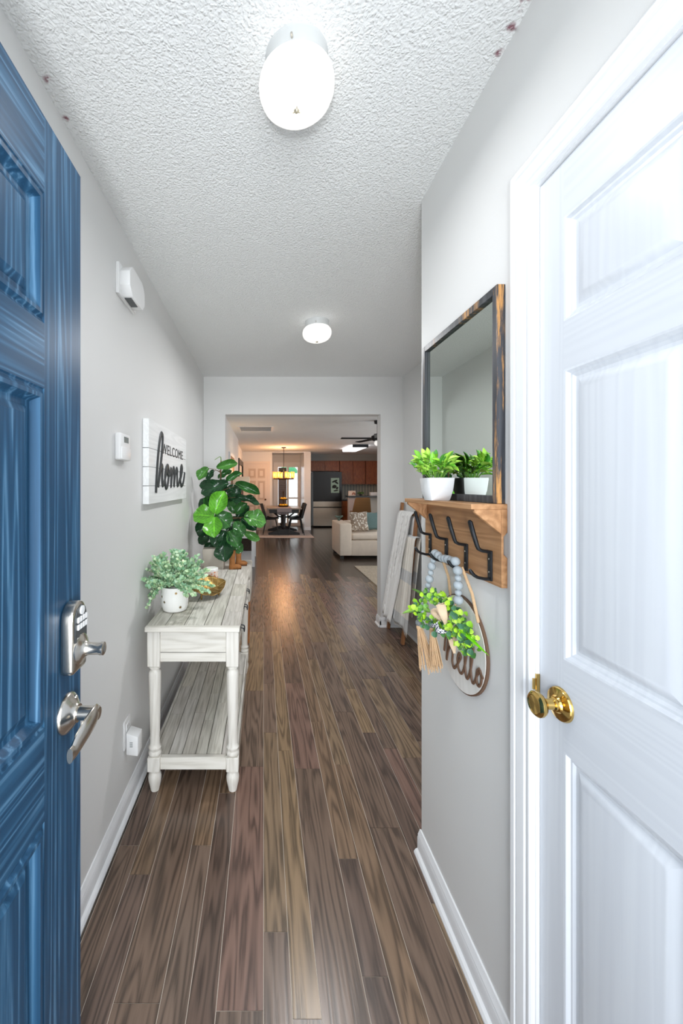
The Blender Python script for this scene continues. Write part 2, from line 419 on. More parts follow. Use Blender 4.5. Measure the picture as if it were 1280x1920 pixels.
for (x0, x1, key) in plank_rows(-0.74, 4.2):
    xc = (x0+x1)/2
    # depth range in which this row can be seen from the hall
    start = -0.2 if xc < XR else (1.49 if xc < 1.36 else EY1)
    cuts = list(KNOWN.get(key, []))
    y = cuts[-1] if cuts else start + rnd.uniform(0.2, 0.9)
    if not cuts: cuts.append(y)
    while y < 13.7:
        y += rnd.uniform(0.45, 1.25); cuts.append(min(y, 13.75))
    a = start
    for i, c in enumerate(cuts):
        if c <= a + 0.05: continue
        seen = a < YF and xc < 1.75 and xc > -0.6
        gp = 0.0009
        if seen:
            o = bpy.data.objects.new('plank', pm); COL.objects.link(o); o.parent = floor
            o.location = (xc, (a+c)/2, -0.004 - rnd.uniform(0, 0.0005)); o.scale = (x1-x0-2*gp, c-a-2*gp, 0.008)
            o.rotation_euler = (rnd.uniform(-1, 1)*0.0006, rnd.uniform(-1, 1)*0.004, 0)
            t = NT.get((key, i)); o.color = tones[t] if t is not None else tones[rnd.randrange(len(tones))]
            n_planks += 1
        else:
            far.box(x0+gp, x1-gp, a+gp, c-gp, -0.008, 0.0)
        a = c
far.build('plank_field', oak_shaded_m, floor, smooth=0, kind='stuff')

# ------------------------------------------------------------------ panelled doors
def panel(mb, fx, sx, y0, y1, z0, z1, prof):
    """nested rings; fx = face plane, sx = outward sign, prof = [(inset, depth)]"""
    rings = []
    for (i, d) in prof:
        rings.append([(fx-sx*d, y0+i, z0+i), (fx-sx*d, y1-i, z0+i), (fx-sx*d, y1-i, z1-i), (fx-sx*d, y0+i, z1-i)])
    vs = [p for r in rings for p in r]; fs = []
    for k in range(len(rings)-1):
        for j in range(4):
            fs.append((4*k+j, 4*k+(j+1) % 4, 4*k+4+(j+1) % 4, 4*k+4+j))
    n = 4*(len(rings)-1); fs.append((n, n+1, n+2, n+3))
    return mb.add(vs, fs)
def six_panel(name, label, fx, sx, th, y0, y1, z0, z1, cols, rows, prof, mv, mh):
    """door slab: stile and rail parts, one panel part per field"""
    xb = fx-sx*th
    xa, xc = min(fx, xb), max(fx, xb)
    root = MB().box(min(xb, xb+sx*0.012), max(xb, xb+sx*0.012), y0, y1, z0, z1).build(name, mv)
    tag(root, label, 'door', kind='structure')
    ys = [y0]+[v for c in cols for v in c]+[y1]
    for k in range(0, len(ys), 2):
        MB().box(xa, xc, ys[k], ys[k+1], z0, z1).build('stile', mv, root)
    zs = [z0]+[v for r in rows for v in r]+[z1]
    for k in range(0, len(zs), 2):
        for c in cols: MB().box(xa, xc, c[0], c[1], zs[k], zs[k+1]).build('rail', mh, root)
    for c in cols:
        for r in rows: panel(MB(), fx, sx, c[0], c[1], r[0], r[1], prof).build('panel', mv, root, smooth=20, fix=False)
    return root
wprof = [(0, 0), (0.004, 0.001), (0.009, 0.007), (0.013, 0.0075), (0.018, 0.011), (0.024, 0.011), (0.040, 0.004), (0.046, 0.003)]
d1 = six_panel('door_1', 'white six panel closet door with brass knob', XR+0.007, -1, 0.035, CY0+0.002, CY1-0.002, 0.01, CT-0.003,
               [(CY0+0.075, 0.435), (0.545, 0.7855)], [(0.24, 0.847), (1.030, 1.606), (1.702, 1.910)], wprof, wdoor_v, wdoor_h)
MB().box(XR, XR+0.1, CY1+0.0005, CY1+0.012, 0, CT+0.012).box(XR, XR+0.1, CY0-0.012, CY0-0.0005, 0, CT+0.012).box(XR, XR+0.1, CY0, CY1, CT+0.0005, CT+0.012).build('door_jamb', trim_m, d1)
# brass knob
kc = V((XR+0.007, 0.792, 0.937))
kn = MB().lathe([(0.033, -0.001), (0.033, 0.003), (0.031, 0.006), (0.024, 0.008), (0.017, 0.0095), (0.015, 0.013)], kc, (-1, 0, 0), 28).build('rosette', brass_m, d1)
MB().lathe([(0.014, 0.010), (0.0135, 0.018), (0.0105, 0.020), (0.0100, 0.032), (0.014, 0.036), (0.0215, 0.041), (0.0245, 0.046), (0.0245, 0.051), (0.021, 0.055), (0.018, 0.056), (0.0165, 0.0545), (0.0, 0.0535)], kc, (-1, 0, 0), 28).build('knob', brass_m, kn)
MB().box(XR-0.0005, XR+0.007, CY1-0.0015, CY1+0.0025, 0.925, 0.968).box(XR-0.006, XR+0.004, CY1, CY1+0.004, 0.934, 0.957).build('strike_plate', brass_m, d1)
# closet casing, mitred
cp = [(0.0, 0.0), (0.0, 0.009), (0.004, 0.012), (0.010, 0.0125), (0.014, 0.010), (0.020, 0.010), (0.024, 0.0135), (0.034, 0.015), (0.052, 0.0165), (0.056, 0.0145), (0.060, 0.018), (0.074, 0.019), (0.082, 0.016), (0.083, 0.0)]
cp = [(w*0.745, t) for w, t in cp]
def casing(mb, fx, sx, y0, y1, zt):
    path = [((y1, 0.0), (1, 0)), ((y1, zt), (1, 1)), ((y0, zt), (-1, 1)), ((y0, 0.0), (-1, 0))]
    n = len(cp); vs = []; fs = []
    for (p, d) in path:
        for (w, t) in cp: vs.append((fx+sx*t, p[0]+d[0]*w, p[1]+d[1]*w))
    for k in range(3):
        for j in range(n-1): fs.append((k*n+j, k*n+j+1, (k+1)*n+j+1, (k+1)*n+j))
    return mb.add(vs, fs)
struct('trim_1', casing(MB(), XR, -1, CY0-0.004, CY1+0.004, CT+0.003), trim_m, 'white moulded casing around the closet door', 'trim', smooth=25, fix=False)

# blue front door, opened flat along the left wall
BX = -0.400
bprof = [(0, 0), (0.003, 0.002), (0.006, 0.0025), (0.008, 0.001), (0.013, -0.004), (0.020, -0.004), (0.026, 0.006), (0.030, 0.010), (0.040, 0.010), (0.054, 0.003), (0.058, 0.003)]
d2 = six_panel('door_2', 'blue painted six panel front door standing open', BX, 1, 0.044, -0.048, 0.8625, 0.012, 2.05,
               [(0.0855, 0.3405), (0.4655, 0.7205)], [(0.25, 0.762), (0.934, 1.553), (1.671, 1.910)], bprof, blue_v, blue_h)
# keypad deadbolt
def dpt(y, z, x): return (BX+x, y, z)
ko = [(0.775, 1.000), (0.835, 1.000), (0.838, 1.010), (0.8375, 1.10), (0.834, 1.122), (0.823, 1.136), (0.806, 1.142), (0.789, 1.136), (0.777, 1.122), (0.7735, 1.10), (0.772, 1.01)]
lk = MB().prism(ko, dpt, 0.0, 0.026).build('keypad_lock', nickel_m, d2, bevel=0.006, bseg=2)
ki = [(0.780, 1.062), (0.832, 1.062), (0.832, 1.106), (0.826, 1.124), (0.808, 1.134), (0.788, 1.126), (0.780, 1.110)]
MB().prism(ki, dpt, 0.026, 0.028).build('keypad', dark_m, lk, bevel=0.001)
btn = MB().prism([(-0.004, -0.0055), (0.004, -0.0055), (0.0045, 0), (0.004, 0.0055), (-0.004, 0.0055), (-0.0045, 0)], lambda a, b, d: (d, a, b), 0, 0.004).mesh('keypad_button', mat('button_grey', C(225, 226, 226), 0.3), bevel=0.001)
for r_ in range(2):
    for c_ in range(4): put(btn, 'keypad_button', lk, M.Translation((BX+0.0275, 0.7915+c_*0.0108, 1.091+r_*0.0145)))
MB().lathe([(0.009, 0), (0.009, 0.003), (0.0, 0.004)], (BX+0.0275, 0.808, 1.1215), (1, 0, 0), 16).build('top_button', MATS['button_grey'], lk)
tc_ = V((BX+0.024, 0.806, 1.043))
MB().lathe([(0.030, 0.0), (0.030, 0.005), (0.026, 0.008), (0.021, 0.010), (0.015, 0.014), (0.0125, 0.020), (0.0115, 0.040), (0.0130, 0.044), (0.0130, 0.050), (0.010, 0.0515), (0.0, 0.050)], tc_, (1, 0, 0), 24).build('lock_cylinder', nickel_m, lk)
MB().box(BX+0.0735, BX+0.0755, 0.8050, 0.8070, 1.0360, 1.0500).build('key_slot', dark_m, lk)
# lever handle
lc = V((BX, 0.803, 0.913))
lv = MB().lathe([(0.040, 0.0), (0.040, 0.003), (0.037, 0.007), (0.025, 0.016), (0.0185, 0.021), (0.0175, 0.024)], lc, (1, 0, 0), 28).build('lever_rosette', nickel_m, d2)
MB().cyl(lc+V((0.020, 0, 0)), lc+V((0.066, 0, 0)), 0.0135, seg=20).build('lever_shaft', nickel_m, lv, bevel=0.002)
lp = catmull([lc+V((0.058, 0.008, 0.002)), lc+V((0.060, -0.012, 0.000)), lc+V((0.058, -0.035, -0.006)), lc+V((0.054, -0.058, -0.016)), lc+V((0.052, -0.078, -0.024)), lc+V((0.052, -0.094, -0.024))], 6)
lr = [0.0135+0.0075*math.sin(PI*min(1, k/(len(lp)-1)*1.15)) for k in range(len(lp))]
MB().tube(lp, lr, 12, flat=((1, 0, 0), 0.42)).build('lever', nickel_m, lv)
MB().sphere(lc+V((0.012, 0.012, 0.026)), 0.005, 10, 6).build('privacy_pin', nickel_m, lv)

# ------------------------------------------------------------------ ceiling lights (their own light in them)
glow_m = mat('opal_glass_lit', C(255, 253, 248), 0.3, emis=(1.0, 0.97, 0.93, 1), estr=0.6)
steel_w = mat('white_enamel', C(206, 208, 208), 0.4)
def ceiling_light(x, y, label, power):
    t = thing('ceiling_light', label, 'ceiling light', (x, y, HC), 'mushroom ceiling lights')
    MB().lathe([(0.072, -0.040), (0.074, -0.036), (0.075, -0.004), (0.078, 0.0)], (x, y, HC), (0, 0, 1), 36).build('base', steel_w, t)
    pr = [(0.062, 0.036), (0.080, 0.043), (0.090, 0.055), (0.0935, 0.070), (0.0925, 0.085), (0.086, 0.101), (0.074, 0.113), (0.056, 0.122), (0.034, 0.128), (0.012, 0.130)]
    MB().lathe(pr, (x, y, HC), (0, 0, -1), 36).build('glass_globe', glow_m, t, smooth=60)
    f = MB().lathe([(0.004, 0.128), (0.007, 0.131), (0.004, 0.135), (0.0, 0.137)], (x, y, HC), (0, 0, -1), 10)
    for k in range(3):
        a = 2*PI*k/3+0.5; f.tube([(x, y, HC-0.131), (x+0.009*math.cos(a), y+0.009*math.sin(a), HC-0.132), (x+0.012*math.cos(a), y+0.012*math.sin(a), HC-0.128)], 0.0012, 6)
    f.build('finial', mat('finial_brass', C(215, 205, 180), 0.3, 0.8), t)
    ld = bpy.data.lights.new('ceiling_light_bulb', 'AREA'); ld.shape = 'DISK'; ld.size = 0.15; ld.energy = power; ld.color = (0.985, 0.99, 1.0)
    lo = bpy.data.objects.new('ceiling_light_bulb', ld); COL.objects.link(lo); lo.location = (x, y, HC-0.142)
    for k in range(3):
        a = 2*PI*k/3+0.3; MB().cyl((x+0.072*math.cos(a), y+0.072*math.sin(a), HC-0.030), (x+0.084*math.cos(a), y+0.084*math.sin(a), HC-0.030), 0.003, seg=8).build('thumb_screw', nickel_m, t)
ceiling_light(0.082, 0.983, 'larger looking lit mushroom globe light on the ceiling just inside the door', 3.4)
ceiling_light(0.346, 2.56, 'lit mushroom globe light on the ceiling farther down the hall', 11.5)

# ================================================================== HALL, LEFT WALL
# door chime
t = thing('door_chime', 'white plastic chime box with cut corners high on the left wall', 'door chime', (XL, 1.66, 2.13))
ch = [(1.563, 2.150), (1.563, 2.262), (1.759, 2.262), (1.759, 2.150)]
MB().prism([(1.560, 2.140), (1.560, 2.265), (1.765, 2.265), (1.765, 2.140)], lambda a, b, d: (XL+d, a, b), 0, 0.014).build('backplate', white_m, t, bevel=0.002)
co = [(1.566, 2.175), (1.600, 2.142), (1.728, 2.142), (1.762, 2.175), (1.762, 2.230), (1.728, 2.263), (1.600, 2.263), (1.566, 2.230)]
MB().prism(co, lambda a, b, d: (XL+d, a, b), 0.014, 0.055).build('cover', white_m, t, bevel=0.0015)
MB().box(XL+0.018, XL+0.046, 1.61, 1.69, 2.1395, 2.1425).build('speaker_slot', dark_m, t)
# thermostat
t = thing('thermostat', 'small white thermostat with grey display beside the welcome sign', 'thermostat', (XL, 1.605, 1.47))
MB().box(XL, XL+0.025, 1.548, 1.662, 1.478, 1.586).build('case', white_m, t, bevel=0.007, bseg=3)
MB().box(XL+0.022, XL+0.029, 1.553, 1.657, 1.480, 1.530).build('flip_cover', white_m, t, bevel=0.003, bseg=2)
MB().box(XL+0.0245, XL+0.0262, 1.585, 1.635, 1.550, 1.573).build('display', mat('lcd', C(120, 128, 126), 0.2), t)

# welcome home sign
SY0, SY1, SZ0, SZ1, SX = 1.907, 2.825, 1.285, 1.703, XL+0.031
t = thing('wall_sign', 'white plank sign reading WELCOME home in black letters', 'sign', (XL, (SY0+SY1)/2, SZ0))
signw = wood('sign_white_board', [(0.2, C(228, 229, 229)), (0.8, C(242, 243, 243))], 'Y', 0.5, 40, 0.04, 0.1)
zc = [SZ0, 1.378, 1.470, 1.556, SZ1-0.085, SZ1]
MB().box(XL, SX-0.008, SY0+0.004, SY1-0.004, SZ0+0.003, SZ1-0.003).build('backing', dark_m, t)
zs_ = [SZ0, 1.375, 1.468, 1.560, SZ1]
for k in range(4): MB().box(XL+0.001, SX, SY0, SY1, zs_[k]+0.0013, zs_[k+1]-0.0013).build('board', signw, t, bevel=0.001)
ink = mat('black_letter', C(46, 49, 51), 0.5, bump=0.1, bscale=120)
def stroke(pts, r, mapping, normal, m, parent, name, ratio=0.5, n=6, seg=8):
    P = catmull([mapping(*p) for p in pts], n)
    return MB().tube(P, r, seg, flat=(normal, ratio)).build(name, m, parent)
mp_ = lambda u, v: V((SX+0.0025, SY0+u, SZ0+v))
HS = [
    [(.118, .055), (.128, .13), (.165, .27), (.205, .355), (.238, .372), (.252, .345), (.228, .25), (.180, .14), (.160, .085), (.178, .125), (.212, .185), (.238, .200), (.247, .180), (.240, .13), (.252, .095), (.290, .115), (.325, .165), (.345, .198)],
    [(.356, .205), (.318, .180), (.302, .125), (.318, .085), (.350, .085), (.382, .130), (.388, .180), (.365, .205), (.345, .180), (.385, .150), (.425, .165), (.448, .196)],
    [(.445, .195), (.452, .15), (.446, .088), (.470, .145), (.505, .195), (.528, .190), (.530, .14), (.524, .092), (.550, .145), (.590, .195), (.615, .190), (.612, .14), (.616, .098), (.650, .100), (.690, .135)],
    [(.690, .130), (.735, .155), (.768, .195), (.755, .225), (.722, .205), (.708, .145), (.728, .098), (.770, .095), (.815, .125), (.850, .180)],
]
for k, p in enumerate(HS): stroke(p, 0.0138, mp_, (1, 0, 0), ink, t, 'script_letter', 0.36)
def text_mesh(txt, size, extr):
    cu = bpy.data.curves.new('lettering', 'FONT'); cu.body = txt; cu.size = size; cu.extrude = extr; cu.align_x = 'CENTER'
    cu.space_character = 1.12
    o = bpy.data.objects.new('lettering', cu); COL.objects.link(o); bpy.context.view_layer.update()
    me = bpy.data.meshes.new_from_object(o.evaluated_get(bpy.context.evaluated_depsgraph_get()))
    bpy.data.objects.remove(o); bpy.data.curves.remove(cu)
    return me
me = text_mesh('WELCOME', 0.082, 0.001); me.materials.append(ink)
# local x -> +Y, local y -> +Z, local z -> +X
put(me, 'lettering', t, M.Translation((SX+0.001, 2.425, 1.553)) @ M(((0, 0, 1, 0), (1.0, 0, 0, 0), (0, 1, 0, 0), (0, 0, 0, 1))) @ M.Diagonal((1.30, 1, 1, 1)))

# wall outlet and plug-in
t = thing('wall_outlet', 'white wall outlet plate low on the left wall', 'outlet', (XL, 1.68, 0.27))
MB().box(XL, XL+0.006, 1.643, 1.718, 0.268, 0.388).build('plate', white_m, t, bevel=0.002)
MB().box(XL+0.005, XL+0.009, 1.663, 1.698, 0.338, 0.368).build('socket', white_m, t, bevel=0.001)
for dy in (0.008, 0.022): MB().box(XL+0.0085, XL+0.0095, 1.667+dy, 1.669+dy, 0.347, 0.359).build('slot', dark_m, t)
t = thing('plug_in_adapter', 'boxy white plug in device stuck in the wall outlet', 'plug', (XL+0.006, 1.685, 0.244))
MB().prism([(0.009, 0.246), (0.058, 0.240), (0.058, 0.320), (0.009, 0.336)], lambda a, b, d: (XL+a, d, b), 1.655, 1.715).build('case', white_m, t, bevel=0.003, bseg=2)
for z in (0.279, 0.287, 0.295): MB().box(XL+0.024, XL+0.036, 1.6543, 1.6556, z, z+0.004).build('vent_slit', mat('vent_grey', C(150, 156, 156), 0.6), t)

# ------------------------------------------------------------------ console table
wash = [(0.25, C(176, 172, 162)), (0.45, C(205, 202, 193)), (0.6, C(222, 219, 211)), (0.8, C(236, 234, 228))]
wash_y = wood('whitewash_y', wash, 'Y', 0.6, 60, 0.05, 0.30, objcol=True, wave=0.3, bdist=0.001, rscale=26.0, rings=30.0)
wash_z = wood('whitewash_z', [(0.25, C(205, 200, 190)), (0.5, C(224, 220, 212)), (0.8, C(236, 233, 227))], 'Z', 0.55, 36, 0.06, 0.2, wave=0.3, wearcol=C(196, 158, 112), wear=0.30, wscale=5)
wash_x = wood('whitewash_x', [(0.25, C(196, 191, 180)), (0.5, C(222, 218, 209)), (0.8, C(234, 231, 224))], 'X', 0.55, 36, 0.06, 0.25, wave=0.3, wearcol=C(160, 148, 130), wear=0.29, wscale=8)
gap_m = mat('board_gap', C(74, 68, 58), 0.9)
TX0, TX1, TY0, TY1, TZ = -0.525, -0.106, 1.74, 2.947, 0.751
ct = thing('console_table', 'whitewashed plank console table with turned legs along left wall', 'table', (-0.315, 2.345, 0))
MB().box(TX0+0.004, TX1-0.004, TY0+0.004, TY1-0.004, TZ-0.022, TZ-0.004).build('top_core', gap_m, ct)
def boards(x0, x1, y0, y1, z0, z1, n, parent, seed, gap=0.0016, lens=(0.22, 0.55)):
    rr = random.Random(seed); w = (x1-x0)/n
    edges = [x0]+[x0+w*(k+rr.uniform(-0.10, 0.10)) for k in range(1, n)]+[x1]
    bmsh = MB().box(-0.5, 0.5, -0.5, 0.5, -0.5, 0.5).mesh('board', wash_y, smooth=0)
    for k in range(n):
        a = y0
        first = True
        while a < y1-1e-4:
            b_ = a+(rr.uniform(*lens) if not first else rr.uniform(0.15, lens[1])); first = False
            if y1-b_ < 0.14: b_ = y1
            h = rr.uniform(-0.0012, 0.0)
            o = put(bmsh, 'board', parent, M.Translation(((edges[k]+edges[k+1])/2, (a+b_)/2, (z0+z1)/2+h)) @ M.Diagonal((edges[k+1]-edges[k]-2*gap, b_-a-gap*1.2, z1-z0, 1)))
            c = rr.uniform(0.86, 1.0); o.color = (c, c*rr.uniform(0.975, 1.0), c*rr.uniform(0.94, 1.0), 1)
            a = b_
boards(TX0+0.001, TX1-0.001, TY0+0.028, TY1, TZ-0.012, TZ, 5, ct, 11)
MB().box(TX0, TX1, TY0, TY0+0.027, TZ-0.022, TZ).build('end_board', wash_x, ct, bevel=0.002)
for x in (TX0, TX1-0.004): MB().box(x, x+0.004, TY0+0.027, TY1, TZ-0.023, TZ-0.0125).build('top_edge', wash_x, ct)
# aprons
MB().box(-0.465, -0.167, 1.775, 1.795, 0.585, TZ-0.022).build('apron', wash_x, ct)
MB().box(-0.465, -0.167, 1.773, 1.7752, 0.626, 0.6275).build('apron_seam', gap_m, ct)
MB().box(-0.465, -0.167, 2.895, 2.915, 0.585, TZ-0.022).build('apron', wash_x, ct)
MB().box(-0.51, -0.49, 1.81, 2.88, 0.585, TZ-0.022).build('apron', wash_y, ct)
MB().box(-0.160, -0.130, 1.81, 2.88, 0.585, TZ-0.022).build('drawer_rail', wash_y, ct)
for k in range(3):
    y0 = 1.835+k*0.35; y1 = y0+0.33; yc = (y0+y1)/2
    dr = MB().box(-0.132, -0.118, y0, y1, 0.597, TZ-0.030).build('drawer', wash_y, ct, bevel=0.002)
    MB().box(-0.119, -0.115, yc-0.028, yc+0.028, 0.652, 0.672).build('pull_plate', black_m, dr)
    MB().tube(catmull([(-0.116, yc-0.022, 0.664), (-0.100, yc-0.022, 0.660), (-0.097, yc-0.018, 0.645), (-0.097, yc, 0.642), (-0.097, yc+0.018, 0.645), (-0.100, yc+0.022, 0.660), (-0.116, yc+0.022, 0.664)], 4), 0.003, 8).build('ring_pull', black_m, dr)
legp = [(0.0185, 0.000), (0.021, 0.012), (0.0285, 0.045), (0.0295, 0.060), (0.027, 0.074), (0.022, 0.081), (0.0215, 0.086), (0.0255, 0.090), (0.0255, 0.094)]
legu = [(0.022, 0.158), (0.0275, 0.163), (0.0295, 0.170), (0.0275, 0.177), (0.0235, 0.181), (0.0245, 0.186), (0.0285, 0.191), (0.0285, 0.197), (0.0235, 0.202), (0.0215, 0.215),
        (0.0225, 0.28), (0.0255, 0.40), (0.0275, 0.49), (0.0280, 0.525), (0.0255, 0.538), (0.0200, 0.545), (0.0195, 0.549), (0.0250, 0.553), (0.0255, 0.560), (0.0215, 0.565)]
for (x, y) in ((-0.492, 1.79), (-0.140, 1.79), (-0.492, 2.90), (-0.140, 2.90)):
    lg = MB().box(x-0.0285, x+0.0285, y-0.0285, y+0.0285, 0.565, TZ-0.022).build('leg', wash_z, ct, bevel=0.003)
    MB().lathe(legu, (x, y, 0), (0, 0, 1), 24).build('turned_shaft', wash_z, lg)
    MB().box(x-0.028, x+0.028, y-0.028, y+0.028, 0.094, 0.158).build('lower_block', wash_z, lg, bevel=0.003)
    MB().lathe(legp, (x, y, 0), (0, 0, 1), 24).build('turned_foot', wash_z, lg)
sh = MB().box(-0.500, -0.132, 1.79, 2.90, 0.118, 0.142).build('lower_shelf', gap_m, ct)
boards(-0.500, -0.132, 1.800, 2.892, 0.142, 0.152, 6, sh, 23)
MB().box(-0.464, -0.168, 1.772, 1.796, 0.100, 0.155).build('stretcher', wash_x, ct, bevel=0.002)
MB().box(-0.464, -0.168, 2.894, 2.918, 0.100, 0.155).build('stretcher', wash_x, ct, bevel=0.002)
for x in (-0.513, -0.131): MB().box(x, x+0.012, 1.818, 2.872, 0.100, 0.153).build('stretcher', wash_y, ct)

# ------------------------------------------------------------------ leaf meshes and materials
def leaf_mesh(name, m, shape, nL=8, nW=4, cup=0.12, droop=0.15, wavy=0.0, fold=0.0, pn=3):
    vs = []; fs = []; uv = []
    for j in range(nL+1):
        s = j/nL; w = shape(s)
        for i in range(nW+1):
            q = i/nW*2-1
            z = cup*(q*q)*w*2 - droop*s*s + wavy*math.sin(s*PI*pn+(0.6 if q > 0 else 0))*abs(q)*0.08 + fold*abs(q)*w
            vs.append((q*w*0.5, s, z)); uv.append((i/nW, s))
    for j in range(nL):
        for i in range(nW):
            a = j*(nW+1)+i; fs.append((a, a+1, a+nW+2, a+nW+1))
    me = bpy.data.meshes.new(name); me.from_pydata(vs, [], fs); me.update()
    lay = me.uv_layers.new(name='UVMap')
    for l in me.loops: lay.data[l.index].uv = uv[l.vertex_index]
    me.shade_smooth(); me.materials.append(m)
    return me
def leaf_mat(name, rough=0.3, vein=1.0, veincol=(1.9, 1.8, 1.5, 1), nv=7.0, tone=0.25, trans=0.0, bump=0.5):
    m, nt, b, N, L = nmat(name)
    oi = N('ShaderNodeObjectInfo'); uvn = N('ShaderNodeUVMap'); sep = N('ShaderNodeSeparateXYZ'); L(uvn.outputs[0], sep.inputs[0])
    s1 = N('ShaderNodeMath', operation='SUBTRACT'); L(sep.outputs[0], s1.inputs[0]); s1.inputs[1].default_value = 0.5
    ab = N('ShaderNodeMath', operation='ABSOLUTE'); L(s1.outputs[0], ab.inputs[0])
    mid = N('ShaderNodeMapRange'); mid.inputs[1].default_value = 0.012; mid.inputs[2].default_value = 0.035; mid.inputs[3].default_value = 1; mid.inputs[4].default_value = 0
    L(ab.outputs[0], mid.inputs[0])
    k1 = N('ShaderNodeMath', operation='MULTIPLY_ADD'); L(ab.outputs[0], k1.inputs[0]); k1.inputs[1].default_value = -0.75; L(sep.outputs[1], k1.inputs[2])
    k2 = N('ShaderNodeMath', operation='MULTIPLY'); L(k1.outputs[0], k2.inputs[0]); k2.inputs[1].default_value = nv
    fr = N('ShaderNodeMath', operation='FRACT'); L(k2.outputs[0], fr.inputs[0])
    s2 = N('ShaderNodeMath', operation='SUBTRACT'); L(fr.outputs[0], s2.inputs[0]); s2.inputs[1].default_value = 0.5
    a2 = N('ShaderNodeMath', operation='ABSOLUTE'); L(s2.outputs[0], a2.inputs[0])
    sd = N('ShaderNodeMapRange'); sd.inputs[1].default_value = 0.03; sd.inputs[2].default_value = 0.11; sd.inputs[3].default_value = 0.6; sd.inputs[4].default_value = 0
    L(a2.outputs[0], sd.inputs[0])
    mxm = N('ShaderNodeMath', operation='MAXIMUM'); L(mid.outputs[0], mxm.inputs[0]); L(sd.outputs[0], mxm.inputs[1])
    vm = N('ShaderNodeMath', operation='MULTIPLY'); L(mxm.outputs[0], vm.inputs[0]); vm.inputs[1].default_value = vein
    geo = N('ShaderNodeNewGeometry'); no = N('ShaderNodeTexNoise', i_Scale=30.0); L(geo.outputs['Position'], no.inputs['Vector'])
    r = ramp(N, [(0.3, g(1-tone)), (0.7, g(1+tone))]); L(no.outputs['Fac'], r.inputs[0])
    m1 = N('ShaderNodeMix', data_type='RGBA', blend_type='MULTIPLY'); m1.inputs[0].default_value = 1; L(oi.outputs['Color'], m1.inputs[6]); L(r.outputs[0], m1.inputs[7])
    m2 = N('ShaderNodeMix', data_type='RGBA', blend_type='MULTIPLY'); L(vm.outputs[0], m2.inputs[0]); L(m1.outputs[2], m2.inputs[6]); m2.inputs[7].default_value = veincol
    L(m2.outputs[2], b.inputs['Base Color']); b.inputs['Roughness'].default_value = rough
    bp = N('ShaderNodeBump', i_Strength=bump, i_Distance=0.003); bp.invert = True; L(mxm.outputs[0], bp.inputs['Height']); L(bp.outputs[0], b.inputs['Normal'])
    b.inputs['Subsurface Weight'].default_value = 0.0
    return m
def frame(base, tip, nrm, w, L=None, zs=None):
    base, tip = V(base), V(tip); d = tip-base; ln = d.length; d.normalize()
    x = d.cross(V(nrm)); x = x.normalized() if x.length > 1e-4 else d.orthogonal().normalized(); z = x.cross(d)
    s = M((( x.x*w, d.x*ln, z.x*(zs or ln), base.x), (x.y*w, d.y*ln, z.y*(zs or ln), base.y), (x.z*w, d.z*ln, z.z*(zs or ln), base.z), (0, 0, 0, 1)))
    return s

# potted eucalyptus on the console
pw = mat('white_ceramic', C(240, 239, 236), 0.3)
gold_m = mat('antique_gold', C(146, 118, 68), 0.4, 1.0, bump=0.1, bscale=80)
px, py = -0.446, 1.985
t = thing('potted_eucalyptus', 'bushy pale green faux eucalyptus in round white dotted pot on console', 'potted plant', (px, py, TZ))
po = MB().lathe([(0.048, 0.0), (0.058, 0.006), (0.066, 0.030), (0.068, 0.065), (0.067, 0.118), (0.069, 0.124), (0.063, 0.124), (0.060, 0.112), (0.0, 0.110)], (px, py, TZ), (0, 0, 1), 36).build('pot', pw, t)
for k in range(14):
    a = -PI/2 + (k-7)*0.62 + (0.3 if k % 2 else 0); z = TZ+(0.030, 0.078, 0.055, 0.100)[k % 4]
    n_ = V((math.cos(a), math.sin(a), 0)); c_ = V((px, py, z))+n_*0.0668
    sm = MB(); u_ = V((-math.sin(a), math.cos(a), 0))
    for j in range(3):
        b_ = j*PI/3; e_ = u_*math.cos(b_)+V((0, 0, 1))*math.sin(b_); sm.bar(c_-e_*0.0065, c_+e_*0.0065, 0.0028, 0.002, n_)
    sm.build('gold_star', gold_m, po)
def island_leaf(name, stops, rough=0.45):
    m, nt, b, N, L = nmat(name); geo = N('ShaderNodeNewGeometry'); r = ramp(N, stops); L(geo.outputs['Random Per Island'], r.inputs[0])
    L(r.outputs[0], b.inputs['Base Color']); b.inputs['Roughness'].default_value = rough
    return m
euc_m = island_leaf('eucalyptus_leaf', [(0.0, C(118, 166, 128)), (0.3, C(160, 200, 156)), (0.55, C(204, 226, 180)), (0.75, C(150, 194, 164)), (1.0, C(232, 240, 204))])
rr = random.Random(5); fo = MB(); stems = MB()
def small_leaf(mb, base, d, n, ln, w):
    d = d.normalized(); x = d.cross(n); x = x.normalized() if x.length > 1e-3 else d.orthogonal().normalized(); z = x.cross(d)
    b0 = V(base)
    mb.add([b0, b0+d*ln*0.35-x*w*0.46+z*w*0.12, b0+d*ln*0.5+z*-w*0.02, b0+d*ln*0.35+x*w*0.46+z*w*0.12, b0+d*ln*0.75-x*w*0.42+z*w*0.10, b0+d*ln*0.75+x*w*0.42+z*w*0.10, b0+d*ln],
           [(0, 2, 1), (0, 3, 2), (1, 2, 4), (2, 3, 5), (4, 2, 6), (2, 5, 6)])
